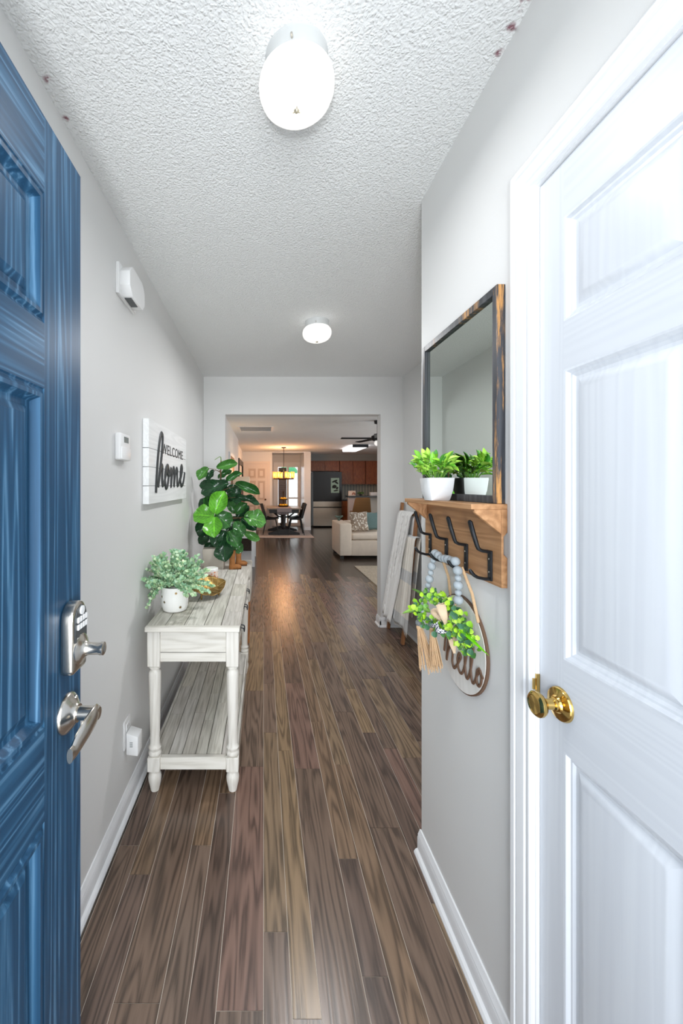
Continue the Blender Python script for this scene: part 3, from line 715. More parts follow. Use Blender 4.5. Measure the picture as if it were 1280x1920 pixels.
for k in range(120):
    a = rr.uniform(0, 2*PI); el = rr.uniform(-0.15, 1.5)
    R = V((math.cos(a)*math.cos(el), math.sin(a)*math.cos(el), math.sin(el)))
    L_ = rr.uniform(0.095, 0.150)*(0.85+0.25*math.cos(el))
    if R.x < -0.3 and L_*abs(R.x) > 0.105: L_ = 0.105/abs(R.x)
    base = V((px, py, TZ+0.12))+V((R.x, R.y, 0))*0.03
    sag = rr.uniform(0.01, 0.045)*math.cos(el) + (0.055 if rr.random() < 0.2 and R.x < 0 else 0)
    pts = [base+R*L_*s - V((0, 0, sag*s*s*1.6)) + V((0, 0, 0.05*s)) for s in (0, 0.25, 0.5, 0.75, 1.0)]
    stems.tube(pts, 0.0009, 4)
    for p_ in pts: p_.z = max(p_.z, TZ+0.035)
    P = catmull(pts, 4)
    for j in range(3, len(P)):
        if P[j].x > -0.375 and P[j].z < 0.845: continue
        for sd in range(3):
            q = rr.uniform(0, 2*PI); dd = V((math.cos(q), math.sin(q), rr.uniform(-0.2, 0.9)))+R*0.6
            small_leaf(fo, P[j], dd, V((rr.uniform(-1, 1), -0.8, rr.uniform(0, 1))), rr.uniform(0.014, 0.021), rr.uniform(0.012, 0.018))
fo.build('foliage', euc_m, t, smooth=0, fix=False, kind='stuff')
stems.build('stems', mat('euc_stem', C(120, 140, 96), 0.6), t, fix=False)

# gold leaf dish on little legs
gx, gy, gz = -0.318, 2.235, 0.815
t = thing('leaf_dish', 'gold metal leaf shaped dish on thin legs on the console', 'dish', (gx, gy, TZ))
def dish(u, v):
    s = v; q = u*2-1
    w = 0.098*math.sin(PI*min(1, s*0.97+0.03))**0.75*(1.0-0.25*s)
    ax = V((0.80, 0.60, 0)).normalized(); bx = V((-0.60, 0.80, 0)).normalized()
    p = V((gx, gy, gz))+ax*(s-0.5)*0.24+bx*q*w
    p.z += 0.030*q*q*(w/0.08) + 0.038*q*(w/0.08) + 0.035*(2*s-1)**2 - 0.030 + 0.002*math.sin(s*30+abs(q)*4)
    return p
MB().grid(dish, 12, 22).build('bowl', gold_m, t, smooth=60, solid=0.003)
vn = MB(); vn.tube([dish(0.5, s/10)+V((0, 0, 0.003)) for s in range(11)], 0.0017, 6)
gold_l = mat('bright_gold_vein', C(232, 208, 150), 0.25, 1.0)
for s in (0.18, 0.3, 0.42, 0.54, 0.66, 0.78):
    for sg in (-1, 1): vn.tube([dish(0.5+sg*q*0.45, min(0.97, s+q*0.10))+V((0, 0, 0.0028)) for q in (0, 0.25, 0.5, 0.75, 1.0)], 0.0013, 5)
vn.build('veins', gold_l, t)
for (u, v) in ((0.22, 0.25), (0.80, 0.3), (0.30, 0.75)):
    p = dish(u, v); MB().cyl((p.x, p.y, TZ), (p.x, p.y, p.z), 0.0045, 0.0055, 12).build('leg', gold_m, t)
# candle
cx, cy = -0.328, 2.475
t = thing('candle_jar', 'white candle jar with rose gold pattern behind the gold dish', 'candle', (cx, cy, TZ))
def rose_mat():
    m, nt, b, N, L = nmat('rose_gold_print'); geo = N('ShaderNodeNewGeometry')
    v = N('ShaderNodeTexVoronoi', i_Scale=55.0); L(geo.outputs['Position'], v.inputs['Vector'])
    r = ramp(N, [(0.30, C(222, 150, 112)), (0.42, C(246, 226, 212))]); L(v.outputs['Distance'], r.inputs[0]); L(r.outputs[0], b.inputs['Base Color']); b.inputs['Roughness'].default_value = 0.25
    return m
MB().lathe([(0.040, 0), (0.043, 0.003), (0.043, 0.092), (0.041, 0.094)], (cx, cy, TZ), (0, 0, 1), 28).build('jar', rose_mat(), t)
MB().lathe([(0.0435, 0.0935), (0.0435, 0.108), (0.040, 0.111), (0, 0.111)], (cx, cy, TZ), (0, 0, 1), 28).build('lid', pw, t)

# ------------------------------------------------------------------ upholstered bench behind the console, boots, fig
linen = mat('pale_linen', C(208, 202, 192), 0.85, bump=0.35, bscale=420, var=0.06, vscale=20)
t = thing('upholstered_bench', 'pale linen covered bench on short wooden legs behind the console', 'bench', (-0.33, 3.24, 0))
bn = MB().box(-0.555, -0.100, 3.00, 3.50, 0.485, 0.660).build('body', linen, t, bevel=0.018, bseg=3)
MB().box(-0.555, -0.098, 2.998, 3.502, 0.664, 0.722).build('cushion', linen, t, bevel=0.02, bseg=3)
legw = wood('bench_leg_wood', [(0.2, C(150, 92, 50)), (0.8, C(196, 134, 82))], 'Z', 0.4, 30)
for (x, y) in ((-0.135, 3.04), (-0.52, 3.04), (-0.135, 3.46), (-0.52, 3.46)):
    l = MB().lathe([(0.011, 0.0), (0.013, 0.02), (0.019, 0.40), (0.019, 0.49)], (x, y, 0), (0, 0, 1), 16).build('leg', legw, t)
    MB().lathe([(0.0195, 0.435), (0.0215, 0.437), (0.0215, 0.452), (0.0195, 0.454)], (x, y, 0), (0, 0, 1), 16).build('metal_ring', nickel_m, l)
tan = mat('tan_suede', C(168, 110, 58), 0.75, bump=0.3, bscale=150, var=0.2, vscale=30)
def boot(y, x, lab):
    t = thing('ankle_boot', lab, 'boot', (x, y, 0.722), 'small tan boots on the bench')
    P = [(0.024, 0.0), (0.026, 0.02), (0.022, 0.06), (0.024, 0.10), (0.027, 0.145)]
    MB().lathe(P, (x, y, 0.725), (0, 0, 1), 18).build('shaft', tan, t)
    MB().sphere((x+0.030, y, 0.742), (0.044, 0.025, 0.022), 16, 10).build('toe', tan, t)
    MB().box(x-0.024, x+0.070, y-0.022, y+0.022, 0.722, 0.728).build('sole', mat('sole_brown', C(92, 58, 34), 0.7), t, bevel=0.002)
boot(3.085, -0.245, 'small tan boot nearer the console on the linen bench')
boot(3.235, -0.205, 'small tan boot farther back on the linen bench')
# fig planter + tree
fx_, fy_ = -0.39, 3.14
t = thing('fiddle_leaf_fig', 'large fiddle leaf fig with big glossy leaves in a beige planter', 'potted plant', (fx_, fy_, 0.722))
beige = mat('beige_planter', C(206, 198, 186), 0.7, var=0.05, bump=0.15, bscale=200)
pl_ = MB().prism([(-0.085, -0.085), (0.085, -0.085), (0.085, 0.085), (-0.085, 0.085)], lambda a, b, d: (fx_+a*(0.9+d*0.6), fy_+b*(0.9+d*0.6), 0.722+d), 0, 0.165).build('planter', beige, t, bevel=0.006, bseg=2)
MB().box(fx_-0.080, fx_+0.080, fy_-0.080, fy_+0.080, 0.85, 0.878).build('soil', mat('soil', C(60, 45, 34), 0.95, bump=0.6, bscale=90), t)
bark = mat('fig_bark', C(120, 92, 64), 0.8, bump=0.5, bscale=90, stretch=(1, 1, 0.2))
tr = catmull([(fx_, fy_, 0.87), (fx_+0.01, fy_+0.05, 1.05), (fx_+0.05, fy_+0.08, 1.25), (fx_+0.04, fy_+0.08, 1.45), (fx_+0.045, fy_+0.06, 1.58)], 5)
MB().tube(tr, [0.013-0.009*k/(len(tr)-1) for k in range(len(tr))], 8).build('trunk', bark, t)
fig_m = leaf_mat('fig_leaf', 0.2, 0.9, (2.5, 2.2, 1.8, 1), 7.0, 0.2, bump=0.8)
fshape = lambda s: max(0.02, math.sin(PI*min(1.0, s*0.96+0.04))**0.55*(0.62+0.45*s)) if s < 0.995 else 0.05
FM = [leaf_mesh('fig_leaf', fig_m, fshape, 10, 6, 0.16, 0.16, 1.0), leaf_mesh('fig_leaf', fig_m, fshape, 10, 6, 0.10, 0.30, 1.2, pn=4)]
def fpt(zx, zy, d):            # measured outline point -> place in the room at distance d from the doorway
    x, y = 340+zx/7.111, 850+zy/7.111
    return V(((x-494)*d/740, d, 1.375+(911-y)*d/740))
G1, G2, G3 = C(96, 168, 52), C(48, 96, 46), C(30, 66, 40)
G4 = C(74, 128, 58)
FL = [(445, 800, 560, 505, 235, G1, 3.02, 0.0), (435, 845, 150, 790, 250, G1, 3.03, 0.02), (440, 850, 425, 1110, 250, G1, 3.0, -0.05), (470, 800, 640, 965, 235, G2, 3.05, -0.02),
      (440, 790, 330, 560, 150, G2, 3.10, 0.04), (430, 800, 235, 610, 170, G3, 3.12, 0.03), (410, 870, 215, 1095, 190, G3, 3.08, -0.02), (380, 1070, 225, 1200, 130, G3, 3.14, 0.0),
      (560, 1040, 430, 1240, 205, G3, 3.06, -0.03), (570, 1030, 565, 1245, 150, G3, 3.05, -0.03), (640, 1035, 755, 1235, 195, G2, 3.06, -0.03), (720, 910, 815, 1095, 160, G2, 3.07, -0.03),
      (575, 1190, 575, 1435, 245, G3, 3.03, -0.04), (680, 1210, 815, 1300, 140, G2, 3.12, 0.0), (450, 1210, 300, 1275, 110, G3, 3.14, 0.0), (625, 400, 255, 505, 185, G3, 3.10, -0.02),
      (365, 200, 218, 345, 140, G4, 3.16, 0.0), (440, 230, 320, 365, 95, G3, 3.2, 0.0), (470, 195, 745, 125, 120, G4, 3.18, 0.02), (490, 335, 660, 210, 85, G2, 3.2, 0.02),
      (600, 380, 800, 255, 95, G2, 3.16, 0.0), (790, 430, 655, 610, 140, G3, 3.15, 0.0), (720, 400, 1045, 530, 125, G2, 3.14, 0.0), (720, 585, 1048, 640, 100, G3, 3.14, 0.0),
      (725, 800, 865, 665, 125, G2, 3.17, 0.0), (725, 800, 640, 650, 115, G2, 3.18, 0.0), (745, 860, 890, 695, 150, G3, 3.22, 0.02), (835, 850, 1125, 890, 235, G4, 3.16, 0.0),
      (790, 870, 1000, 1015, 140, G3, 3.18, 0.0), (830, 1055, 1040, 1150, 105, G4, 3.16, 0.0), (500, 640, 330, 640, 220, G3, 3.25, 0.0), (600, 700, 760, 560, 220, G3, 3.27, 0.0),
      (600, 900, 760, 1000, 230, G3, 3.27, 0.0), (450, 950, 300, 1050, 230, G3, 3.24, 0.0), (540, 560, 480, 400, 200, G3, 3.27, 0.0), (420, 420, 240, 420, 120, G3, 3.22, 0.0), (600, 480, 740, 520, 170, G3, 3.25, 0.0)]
rr = random.Random(9)
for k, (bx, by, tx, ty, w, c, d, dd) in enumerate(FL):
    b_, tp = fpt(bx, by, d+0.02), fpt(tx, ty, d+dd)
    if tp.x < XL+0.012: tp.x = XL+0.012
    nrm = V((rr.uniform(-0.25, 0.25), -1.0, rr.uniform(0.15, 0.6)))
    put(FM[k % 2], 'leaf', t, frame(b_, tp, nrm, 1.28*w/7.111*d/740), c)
    st = MB(); near = min(tr, key=lambda p: (p-b_).length+abs(p.z-b_.z+0.04))
    st.tube([near, (near+b_)/2+V((0, 0, 0.01)), b_], [0.003, 0.002, 0.0016], 5); st.build('leaf_stalk', bark, t)
MB().tube(catmull([tr[-1], tr[-1]+V((-0.005, -0.02, 0.03)), fpt(440, 90, 3.17)], 4), [0.004]*4+[0.003]*4+[0.001], 6).build('leaf_bud', mat('bud_green', C(120, 150, 84), 0.5), t)

# ================================================================== HALL, RIGHT WALL
# mirror standing on the shelf
SHZ = 1.331
MY0, MY1, MZ1, MT = 0.963, 1.415, 1.868, 0.021
rust = wood('worn_black_frame', [(0.3, C(40, 42, 46)), (0.7, C(74, 76, 80))], 'Z', 0.45, 40, 0.05, 0.3, wearcol=C(190, 140, 84), wear=0.37, wscale=11)
rust2 = wood('worn_black_frame_side', [(0.3, C(46, 48, 54)), (0.7, C(78, 80, 86))], 'Z', 0.45, 60, 0.05, 0.3, wearcol=C(200, 148, 90), wear=0.435, wscale=60)
t = thing('wall_mirror', 'rectangular mirror in worn black wooden frame standing on the hook shelf', 'mirror', (XR, 1.19, SHZ))
fw = 0.020
MB().box(XR-MT, XR, MY0, MY0+fw, SHZ, MZ1).build('frame_side', rust2, t, bevel=0.0012)
MB().box(XR-MT, XR, MY1-fw, MY1, SHZ, MZ1).build('frame_side', rust, t, bevel=0.0012)
MB().box(XR-MT, XR, MY0+fw, MY1-fw, MZ1-fw, MZ1).build('frame_rail', rust, t, bevel=0.0012)
MB().box(XR-MT, XR, MY0+fw, MY1-fw, SHZ, SHZ+fw).build('frame_rail', rust, t, bevel=0.0012)
MB().box(XR-0.011, XR, MY0+fw, MY1-fw, SHZ+fw, MZ1-fw).build('glass', mat('mirror_glass', C(214, 222, 216), 0.0, 1.0), t)

# hook shelf
oakst = [(0.2, C(140, 100, 66)), (0.45, C(172, 126, 86)), (0.65, C(190, 144, 102)), (0.85, C(206, 162, 120))]
pine_y = wood('shelf_wood', oakst, 'Y', 0.5, 38, 0.05, 0.2, wave=0.35)
GY0, GY1 = 0.955, 1.405
t = thing('hook_shelf', 'brown wooden wall shelf with four black iron double hooks', 'shelf', (XR, 1.18, 1.126))
MB().box(0.502, XR, GY0, GY1, SHZ-0.013, SHZ).build('shelf_board', pine_y, t, bevel=0.001)
bp_ = [(XR-0.0145, 1.127), (XR, 1.127), (XR, 1.200), (XR-0.009, 1.208), (XR-0.009, 1.252), (XR, 1.262), (XR, SHZ-0.013), (XR-0.0145, SHZ-0.013)]
MB().prism(bp_, lambda a, b, d: (a, d, b), GY0, GY1).build('back_board', pine_y, t, bevel=0.0008)
for y in (GY0+0.0005, GY1-0.0145):
    MB().prism([(XR-0.0145, SHZ-0.013), (0.510, SHZ-0.013), (0.510, SHZ-0.020), (XR-0.0145, 1.258)], lambda a, b, d: (a, d, b), y, y+0.014).build('bracket', pine_y, t, bevel=0.0008)
for hy in (0.9985, 1.117, 1.2377, 1.358):
    hk = MB(); pts = [(0.5755-0.003, 1.2075), (0.548, 1.2125), (0.541, 1.220), (0.521, 1.287)]
    o = MB().box(0.5755-0.0055, 0.5755, hy-0.0075, hy+0.0075, 1.135, 1.211).build('hook', black_m, t, bevel=0.001)
    MB().tube([(a, hy, b) for a, b in [(0.573, 1.2075), (0.552, 1.211), (0.543, 1.216), (0.540, 1.223), (0.530, 1.255), (0.522, 1.284), (0.5205, 1.288)]], [0.0045, 0.0045, 0.0048, 0.005, 0.0055, 0.0055, 0.003], 8, flat=((0, 1, 0), 1.35)).build('upper_prong', black_m, o)
    MB().tube([(a, hy, b) for a, b in [(0.573, 1.1385), (0.556, 1.140), (0.541, 1.1435), (0.532, 1.149), (0.525, 1.157), (0.521, 1.164)]], [0.0042, 0.0042, 0.0042, 0.0045, 0.005, 0.003], 8, flat=((0, 1, 0), 1.35)).build('lower_prong', black_m, o)
    for z in (1.157, 1.190): MB().sphere((0.5698, hy, z), (0.0015, 0.003, 0.003), 8, 6).build('screw', nickel_m, o)

# small plant on the shelf
qx, qy = 0.5285, 1.205
t = thing('shelf_plant', 'bright green leafy plant in square white pot on the hook shelf', 'potted plant', (qx, qy, SHZ))
def sq(h, s): return [(s*a, s*b, h) for a, b in ((-1, -0.72), (-0.92, -0.92), (-0.72, -1), (0.72, -1), (0.92, -0.92), (1, -0.72), (1, 0.72), (0.92, 0.92), (0.72, 1), (-0.72, 1), (-0.92, 0.92), (-1, 0.72))]
pb = MB(); rings = [(0.0, 0.0275), (0.003, 0.0300), (0.030, 0.0365), (0.064, 0.0400), (0.068, 0.0400), (0.068, 0.0365), (0.058, 0.036)]
vs = []; fs = []
for (h, s) in rings: vs += [(qx+a, qy+b, SHZ+h) for a, b, h in sq(h, s)]
for k in range(len(rings)-1):
    for j in range(12): fs.append((k*12+j, k*12+(j+1) % 12, (k+1)*12+(j+1) % 12, (k+1)*12+j))
fs.append(tuple(range(11, -1, -1))); fs.append(tuple((len(rings)-1)*12+j for j in range(12)))
pb.add(vs, fs).build('pot', mat('matte_white_pot', C(240, 241, 243), 0.45), t, smooth=30)
MB().box(qx-0.033, qx+0.033, qy-0.033, qy+0.033, SHZ+0.052, SHZ+0.062).build('soil', MATS['soil'], t)
lime_m = leaf_mat('lime_leaf', 0.38, 0.5, (1.4, 1.35, 1.2, 1), 5.0, 0.15, bump=0.3)
lshape = lambda s: math.sin(PI*min(1, 0.04+s*0.95))**0.8*0.98 if s < 0.99 else 0.03
LM = leaf_mesh('lime_leaf', lime_m, lshape, 6, 2, 0.0, 0.22, 0, fold=0.22)
rr = random.Random(21)
LC = [C(150, 214, 60), C(176, 228, 84), C(128, 196, 60), C(196, 236, 110), C(86, 160, 66), C(112, 182, 58)]
stemg = mat('lime_stem', C(120, 170, 70), 0.5)
for k in range(26):
    a = 2*PI*k/26*3.1+rr.uniform(-0.3, 0.3); lean = rr.uniform(0.05, 1.0)
    R = V((math.cos(a)*lean*0.62, math.sin(a)*lean, 1.0-0.45*lean)).normalized(); ln = rr.uniform(0.045, 0.080)
    base = V((qx+math.cos(a)*0.016, qy+math.sin(a)*0.016, SHZ+0.058)); top = base+R*ln
    if top.x > 0.553: top.x = 0.553
    MB().tube([base, (base+top)/2+V((0, 0, 0.004)), top], 0.0012, 5).build('stem', stemg, t)
    for j in range(5):
        b2 = base.lerp(top, (0.5, 0.75, 0.9, 1.0, 1.0)[j]); q = a+rr.uniform(-1.6, 1.6)
        d = V((math.cos(q)*0.9, math.sin(q), rr.uniform(0.0, 0.9))) if j < 4 else R+V((0, 0, 0.3))
        l2 = rr.uniform(0.024, 0.040); tp = b2+d.normalized()*l2
        if tp.x > 0.566: tp.x = 0.566
        put(LM, 'leaf', t, frame(b2, tp, V((-0.3, -0.5, 1)), l2*0.46), LC[rr.randrange(6)])

# round hello plaque hanging from the hooks on a jute rope
PC = V((0.578, 1.165, 0.912)); PR = 0.140
t = thing('hello_plaque', 'round cream wooden plaque reading hello with greenery and burlap bow', 'plaque', (XR, PC.y, PC.z-PR))
cream = wood('cream_board', [(0.2, C(222, 219, 214)), (0.8, C(234, 232, 228))], 'Z', 0.6, 30, 0.08, 0.05)
brownedge = mat('brown_edge', C(104, 78, 60), 0.6, bump=0.1)
disc = MB().lathe([(PR-0.003, 0.0), (PR, 0.001), (PR, 0.008), (PR-0.004, 0.009)], (XR-0.001, PC.y, PC.z), (-1, 0, 0), 56).build('disc', brownedge, t)
MB().lathe([(PR-0.004, 0.0085), (PR-0.004, 0.0105), (0, 0.0105)], (XR-0.001, PC.y, PC.z), (-1, 0, 0), 56).build('face', cream, t)
hp = lambda u, v: V((XR-0.014, PC.y-u, v))
brl = mat('walnut_letter', C(104, 76, 58), 0.5, bump=0.15, bscale=90)
HL = [[(-.094, .850), (-.083, .905), (-.068, .945), (-.060, .940), (-.066, .900), (-.078, .828), (-.066, .862), (-.048, .882), (-.038, .868), (-.040, .838), (-.030, .824), (-.014, .838), (.004, .862), (.012, .876), (.002, .882), (-.008, .862), (-.002, .834), (.014, .828), (.030, .850), (.046, .905), (.047, .930), (.038, .920), (.034, .870), (.042, .832), (.054, .836), (.068, .872), (.078, .915), (.078, .935), (.070, .925), (.066, .870), (.074, .834), (.086, .838), (.098, .862), (.108, .874)],
      [(.112, .886), (.100, .876), (.096, .852), (.104, .838), (.116, .846), (.121, .866), (.113, .884), (.120, .874), (.128, .868)]]
for p in HL: stroke(p, 0.0042, hp, (1, 0, 0), brl, t, 'script_letter', 0.6, 5, 8)
jute = mat('jute', C(206, 172, 134), 0.9, bump=0.8, bscale=240, bdist=0.003)
for (y0, z0, y1, z1) in ((1.225, 1.036, 1.2377, 1.150), (1.066, 1.005, 1.117, 1.150)):
    MB().tube([(XR-0.010, y0, z0), (XR-0.014, (y0+y1)/2, (z0+z1)/2), (0.560, y1-0.001, z1-0.0045)], 0.0042, 8).build('rope', jute, t)
burl = mat('burlap', C(226, 200, 170), 0.95, bump=0.5, bscale=300)
def bow(pts, w, name, m):
    P = catmull(pts, 4)
    def fn(u, v):
        k = v*(len(P)-1); i = min(int(k), len(P)-2); p = P[i].lerp(P[i+1], k-i); d = (P[i+1]-P[i]).normalized()
        return p + V((0.25, 0.9, 0.35)).cross(d).normalized()*(u-0.5)*w*(0.3+0.6*math.sin(PI*min(1, v+0.1)))
    MB().grid(fn, 3, 14).build(name, m, t, smooth=60, solid=0.001)
bow([(0.540, 1.165, 0.985), (0.520, 1.160, 1.030), (0.515, 1.130, 1.005), (0.535, 1.150, 0.960)], 0.030, 'bow_loop', burl)
bow([(0.540, 1.165, 0.985), (0.520, 1.185, 1.000), (0.520, 1.200, 0.985), (0.540, 1.175, 0.965)], 0.026, 'bow_loop', burl)
bow([(0.548, 1.160, 0.960), (0.550, 1.150, 0.92), (0.552, 1.142, 0.890)], 0.022, 'bow_tail', burl)
def gingham():
    m, nt, b, N, L = nmat('gingham'); geo = N('ShaderNodeNewGeometry'); ck = N('ShaderNodeTexChecker', i_Scale=160.0)
    ck.inputs[1].default_value = C(70, 76, 96); ck.inputs[2].default_value = C(238, 238, 240); L(geo.outputs['Position'], ck.inputs['Vector']); L(ck.outputs[0], b.inputs['Base Color']); b.inputs['Roughness'].default_value = 0.9
    return m
bow([(0.535, 1.200, 0.962), (0.512, 1.180, 0.958), (0.515, 1.155, 0.950), (0.54, 1.145, 0.952)], 0.030, 'gingham_ribbon', gingham())
rshape = lambda s: math.sqrt(max(0.0, 1-(2*s-1)**2))*0.95+0.03
RM = leaf_mesh('round_leaf', lime_m, rshape, 5, 2, 0.10, 0.10, 0)
BM_ = leaf_mesh('blade_leaf', lime_m, lambda s: 1.0*(1-s)**0.7*min(1, s*8+0.3), 8, 2, 0.0, 0.12, 0, fold=0.3)
arc = [(0.500, 1.292, 0.978), (0.518, 1.258, 1.015), (0.532, 1.215, 1.040), (0.545, 1.172, 1.036), (0.548, 1.133, 1.021), (0.548, 1.102, 1.004), (0.548, 1.073, 0.988), (0.550, 1.050, 0.972), (0.555, 1.042, 0.952)]
low = [(0.508, 1.268, 0.955), (0.522, 1.237, 0.952), (0.538, 1.200, 0.952), (0.545, 1.140, 0.962), (0.548, 1.110, 0.955), (0.550, 1.085, 0.945), (0.553, 1.060, 0.935)]
rr = random.Random(17)
GC = [C(176, 226, 52), C(150, 206, 60), C(84, 140, 74), C(70, 122, 84), C(64, 112, 80), C(196, 236, 90), C(110, 170, 70)]
PA = catmull(arc, 8)+catmull(low, 6)
MB().tube(catmull(arc, 4), 0.002, 6).build('vine_stem', stemg, t)
MB().tube(catmull(low, 4), 0.002, 6).build('vine_stem', stemg, t)
for k in range(270):
    c = PA[rr.randrange(len(PA))]+V((rr.uniform(-0.020, 0.012), rr.uniform(-0.018, 0.018), rr.uniform(-0.020, 0.016)))
    q = rr.uniform(0, 2*PI); d = V((rr.uniform(-0.5, 0.1), math.cos(q), math.sin(q))).normalized(); l = rr.uniform(0.011, 0.021)
    tp = c+d*l
    tp.x = min(tp.x, 0.572)
    put(RM, 'leaf', t, frame(c, tp, V((-0.8+rr.uniform(-0.3, 0.3), -0.7, rr.uniform(0.0, 0.6))), l*0.95), GC[rr.randrange(7)])
put(BM_, 'blade_leaf', t, frame((0.530, 1.255, 0.972), (0.462, 1.330, 0.955), (0, -0.4, 1), 0.016), C(168, 222, 110))
put(BM_, 'blade_leaf', t, frame((0.545, 1.075, 0.985), (0.552, 0.978, 0.958), (-0.9, -0.3, 0.6), 0.016), C(140, 214, 40))
put(BM_, 'blade_leaf', t, frame((0.53, 1.23, 0.946), (0.530, 1.130, 0.944), (-0.2, -0.6, 1), 0.012), C(170, 226, 70))
put(BM_, 'blade_leaf', t, frame((0.535, 1.270, 1.000), (0.500, 1.330, 1.035), (0, -0.6, 1), 0.006), C(120, 170, 80))

# bead garland over the lower prongs, two jute tassels
t = thing('bead_garland', 'grey wooden bead garland with two jute tassels hung over iron hooks', 'garland', (0.55, 1.18, 0.87))
bead_m = mat('grey_bead', C(164, 173, 179), 0.55, bump=0.1, bscale=120, var=0.06, vscale=40)
bead_d = mat('dark_bead', C(120, 124, 126), 0.6)
bm_ = MB().sphere((0, 0, 0), 1.0, 18, 12).mesh('bead', bead_m, smooth=80)
BP = [(0.540, 1.243, 1.162, 13), (0.541, 1.222, 1.160, 12), (0.541, 1.200, 1.1555, 11), (0.541, 1.178, 1.1575, 12), (0.541, 1.156, 1.159, 13), (0.541, 1.134, 1.160, 12), (0.5405, 1.113, 1.162, 13),
      (0.538, 1.252, 1.139, 9), (0.535, 1.256, 1.119, 12.5), (0.533, 1.259, 1.098, 9), (0.530, 1.262, 1.077, 12.5), (0.527, 1.264, 1.056, 9), (0.524, 1.266, 1.035, 12.5), (0.521, 1.268, 1.013, 9), (0.518, 1.270, 0.992, 12), (0.513, 1.275, 0.970, 9), (0.508, 1.280, 0.951, 11),
      (0.543, 1.105, 1.138, 13), (0.545, 1.106, 1.117, 9.5), (0.546, 1.108, 1.096, 13), (0.547, 1.109, 1.075, 9.5), (0.548, 1.110, 1.054, 13)]
for (x, y, z, r) in BP: put(bm_, 'bead', t, M.Translation((x, y, z)) @ M.Scale(r/1000, 4))
MB().tube(catmull([p[:3] for p in reversed(BP[7:17])]+[p[:3] for p in BP[:7]]+[p[:3] for p in BP[17:]]+[(0.535, 1.16, 0.99), (0.528, 1.235, 0.952)], 3), 0.0015, 6).build('string', jute, t)
put(MB().sphere((0, 0, 0), 1.0, 16, 10).mesh('bead', bead_d, smooth=80), 'bead', t, M.Translation((0.505, 1.283, 0.930)) @ M.Scale(0.0115, 4))
put(MB().sphere((0, 0, 0), 1.0, 16, 10).mesh('bead', bead_d, smooth=80), 'bead', t, M.Translation((0.528, 1.238, 0.940)) @ M.Scale(0.0115, 4))
rr = random.Random(31)
def tassel(top, bot, spread):
    mb = MB(); top, bot = V(top), V(bot)
    for k in range(55):
        a = rr.uniform(0, 2*PI); q = math.sqrt(rr.random())
        o0 = V((math.cos(a)*0.006*q, math.sin(a)*0.006*q, 0)); o1 = V((math.cos(a)*spread*q, math.sin(a)*spread*q, rr.uniform(-0.012, 0.012)))
        m1 = top.lerp(bot, 0.5)+o0*0.5+o1*0.55+V((rr.uniform(-0.002, 0.002), rr.uniform(-0.002, 0.002), 0))
        mb.tube([top+o0, m1, bot+o1], 0.0011, 4, cap=False)
    mb.lathe([(0.007, 0.0), (0.0085, 0.006), (0.0085, 0.012), (0.007, 0.016)], top-V((0, 0, 0.014)), (0, 0, 1), 10)
    mb.build('tassel', jute, t, fix=False)
tassel((0.505, 1.283, 0.922), (0.522, 1.250, 0.795), 0.030)
tassel((0.528, 1.238, 0.930), (0.536, 1.222, 0.815), 0.022)

# blanket ladder against the alcove wall
t = thing('blanket_ladder', 'brown wooden blanket ladder leaning on the wall beside the opening', 'ladder', (1.25, 3.6, 0))
lad = wood('ladder_wood', [(0.2, C(112, 72, 42)), (0.5, C(146, 98, 60)), (0.8, C(176, 126, 84))], 'Z', 0.5, 30, 0.06, 0.2)
LT, LB = 1.336, 1.200
lx = lambda z: LB+(LT-LB)*z/1.215
for y in (3.80, 3.41): MB().bar((LB, y, 0.005), (LT, y, 1.215), 0.036, 0.026, (1, 0, 0)).build('rail', lad, t, bevel=0.003)
for z in (0.26, 0.59, 0.92, 1.12): MB().cyl((lx(z), 3.81, z), (lx(z), 3.40, z), 0.012, seg=12).build('rung', lad, t)
def knit_mat():
    m, nt, b, N, L = nmat('cable_knit'); geo = N('ShaderNodeNewGeometry'); mp2 = N('ShaderNodeMapping'); mp2.inputs['Scale'].default_value = (1, 1, 0.45); L(geo.outputs['Position'], mp2.inputs[0])
    v = N('ShaderNodeTexVoronoi', i_Scale=85.0); L(mp2.outputs[0], v.inputs['Vector']); bpn = N('ShaderNodeBump', i_Strength=0.35, i_Distance=0.005); bpn.invert = True
    L(v.outputs['Distance'], bpn.inputs['Height']); L(bpn.outputs[0], b.inputs['Normal'])
    b.inputs['Base Color'].default_value = C(240, 239, 237); b.inputs['Roughness'].default_value = 0.95; b.inputs['Sheen Weight'].default_value = 0.2
    return m
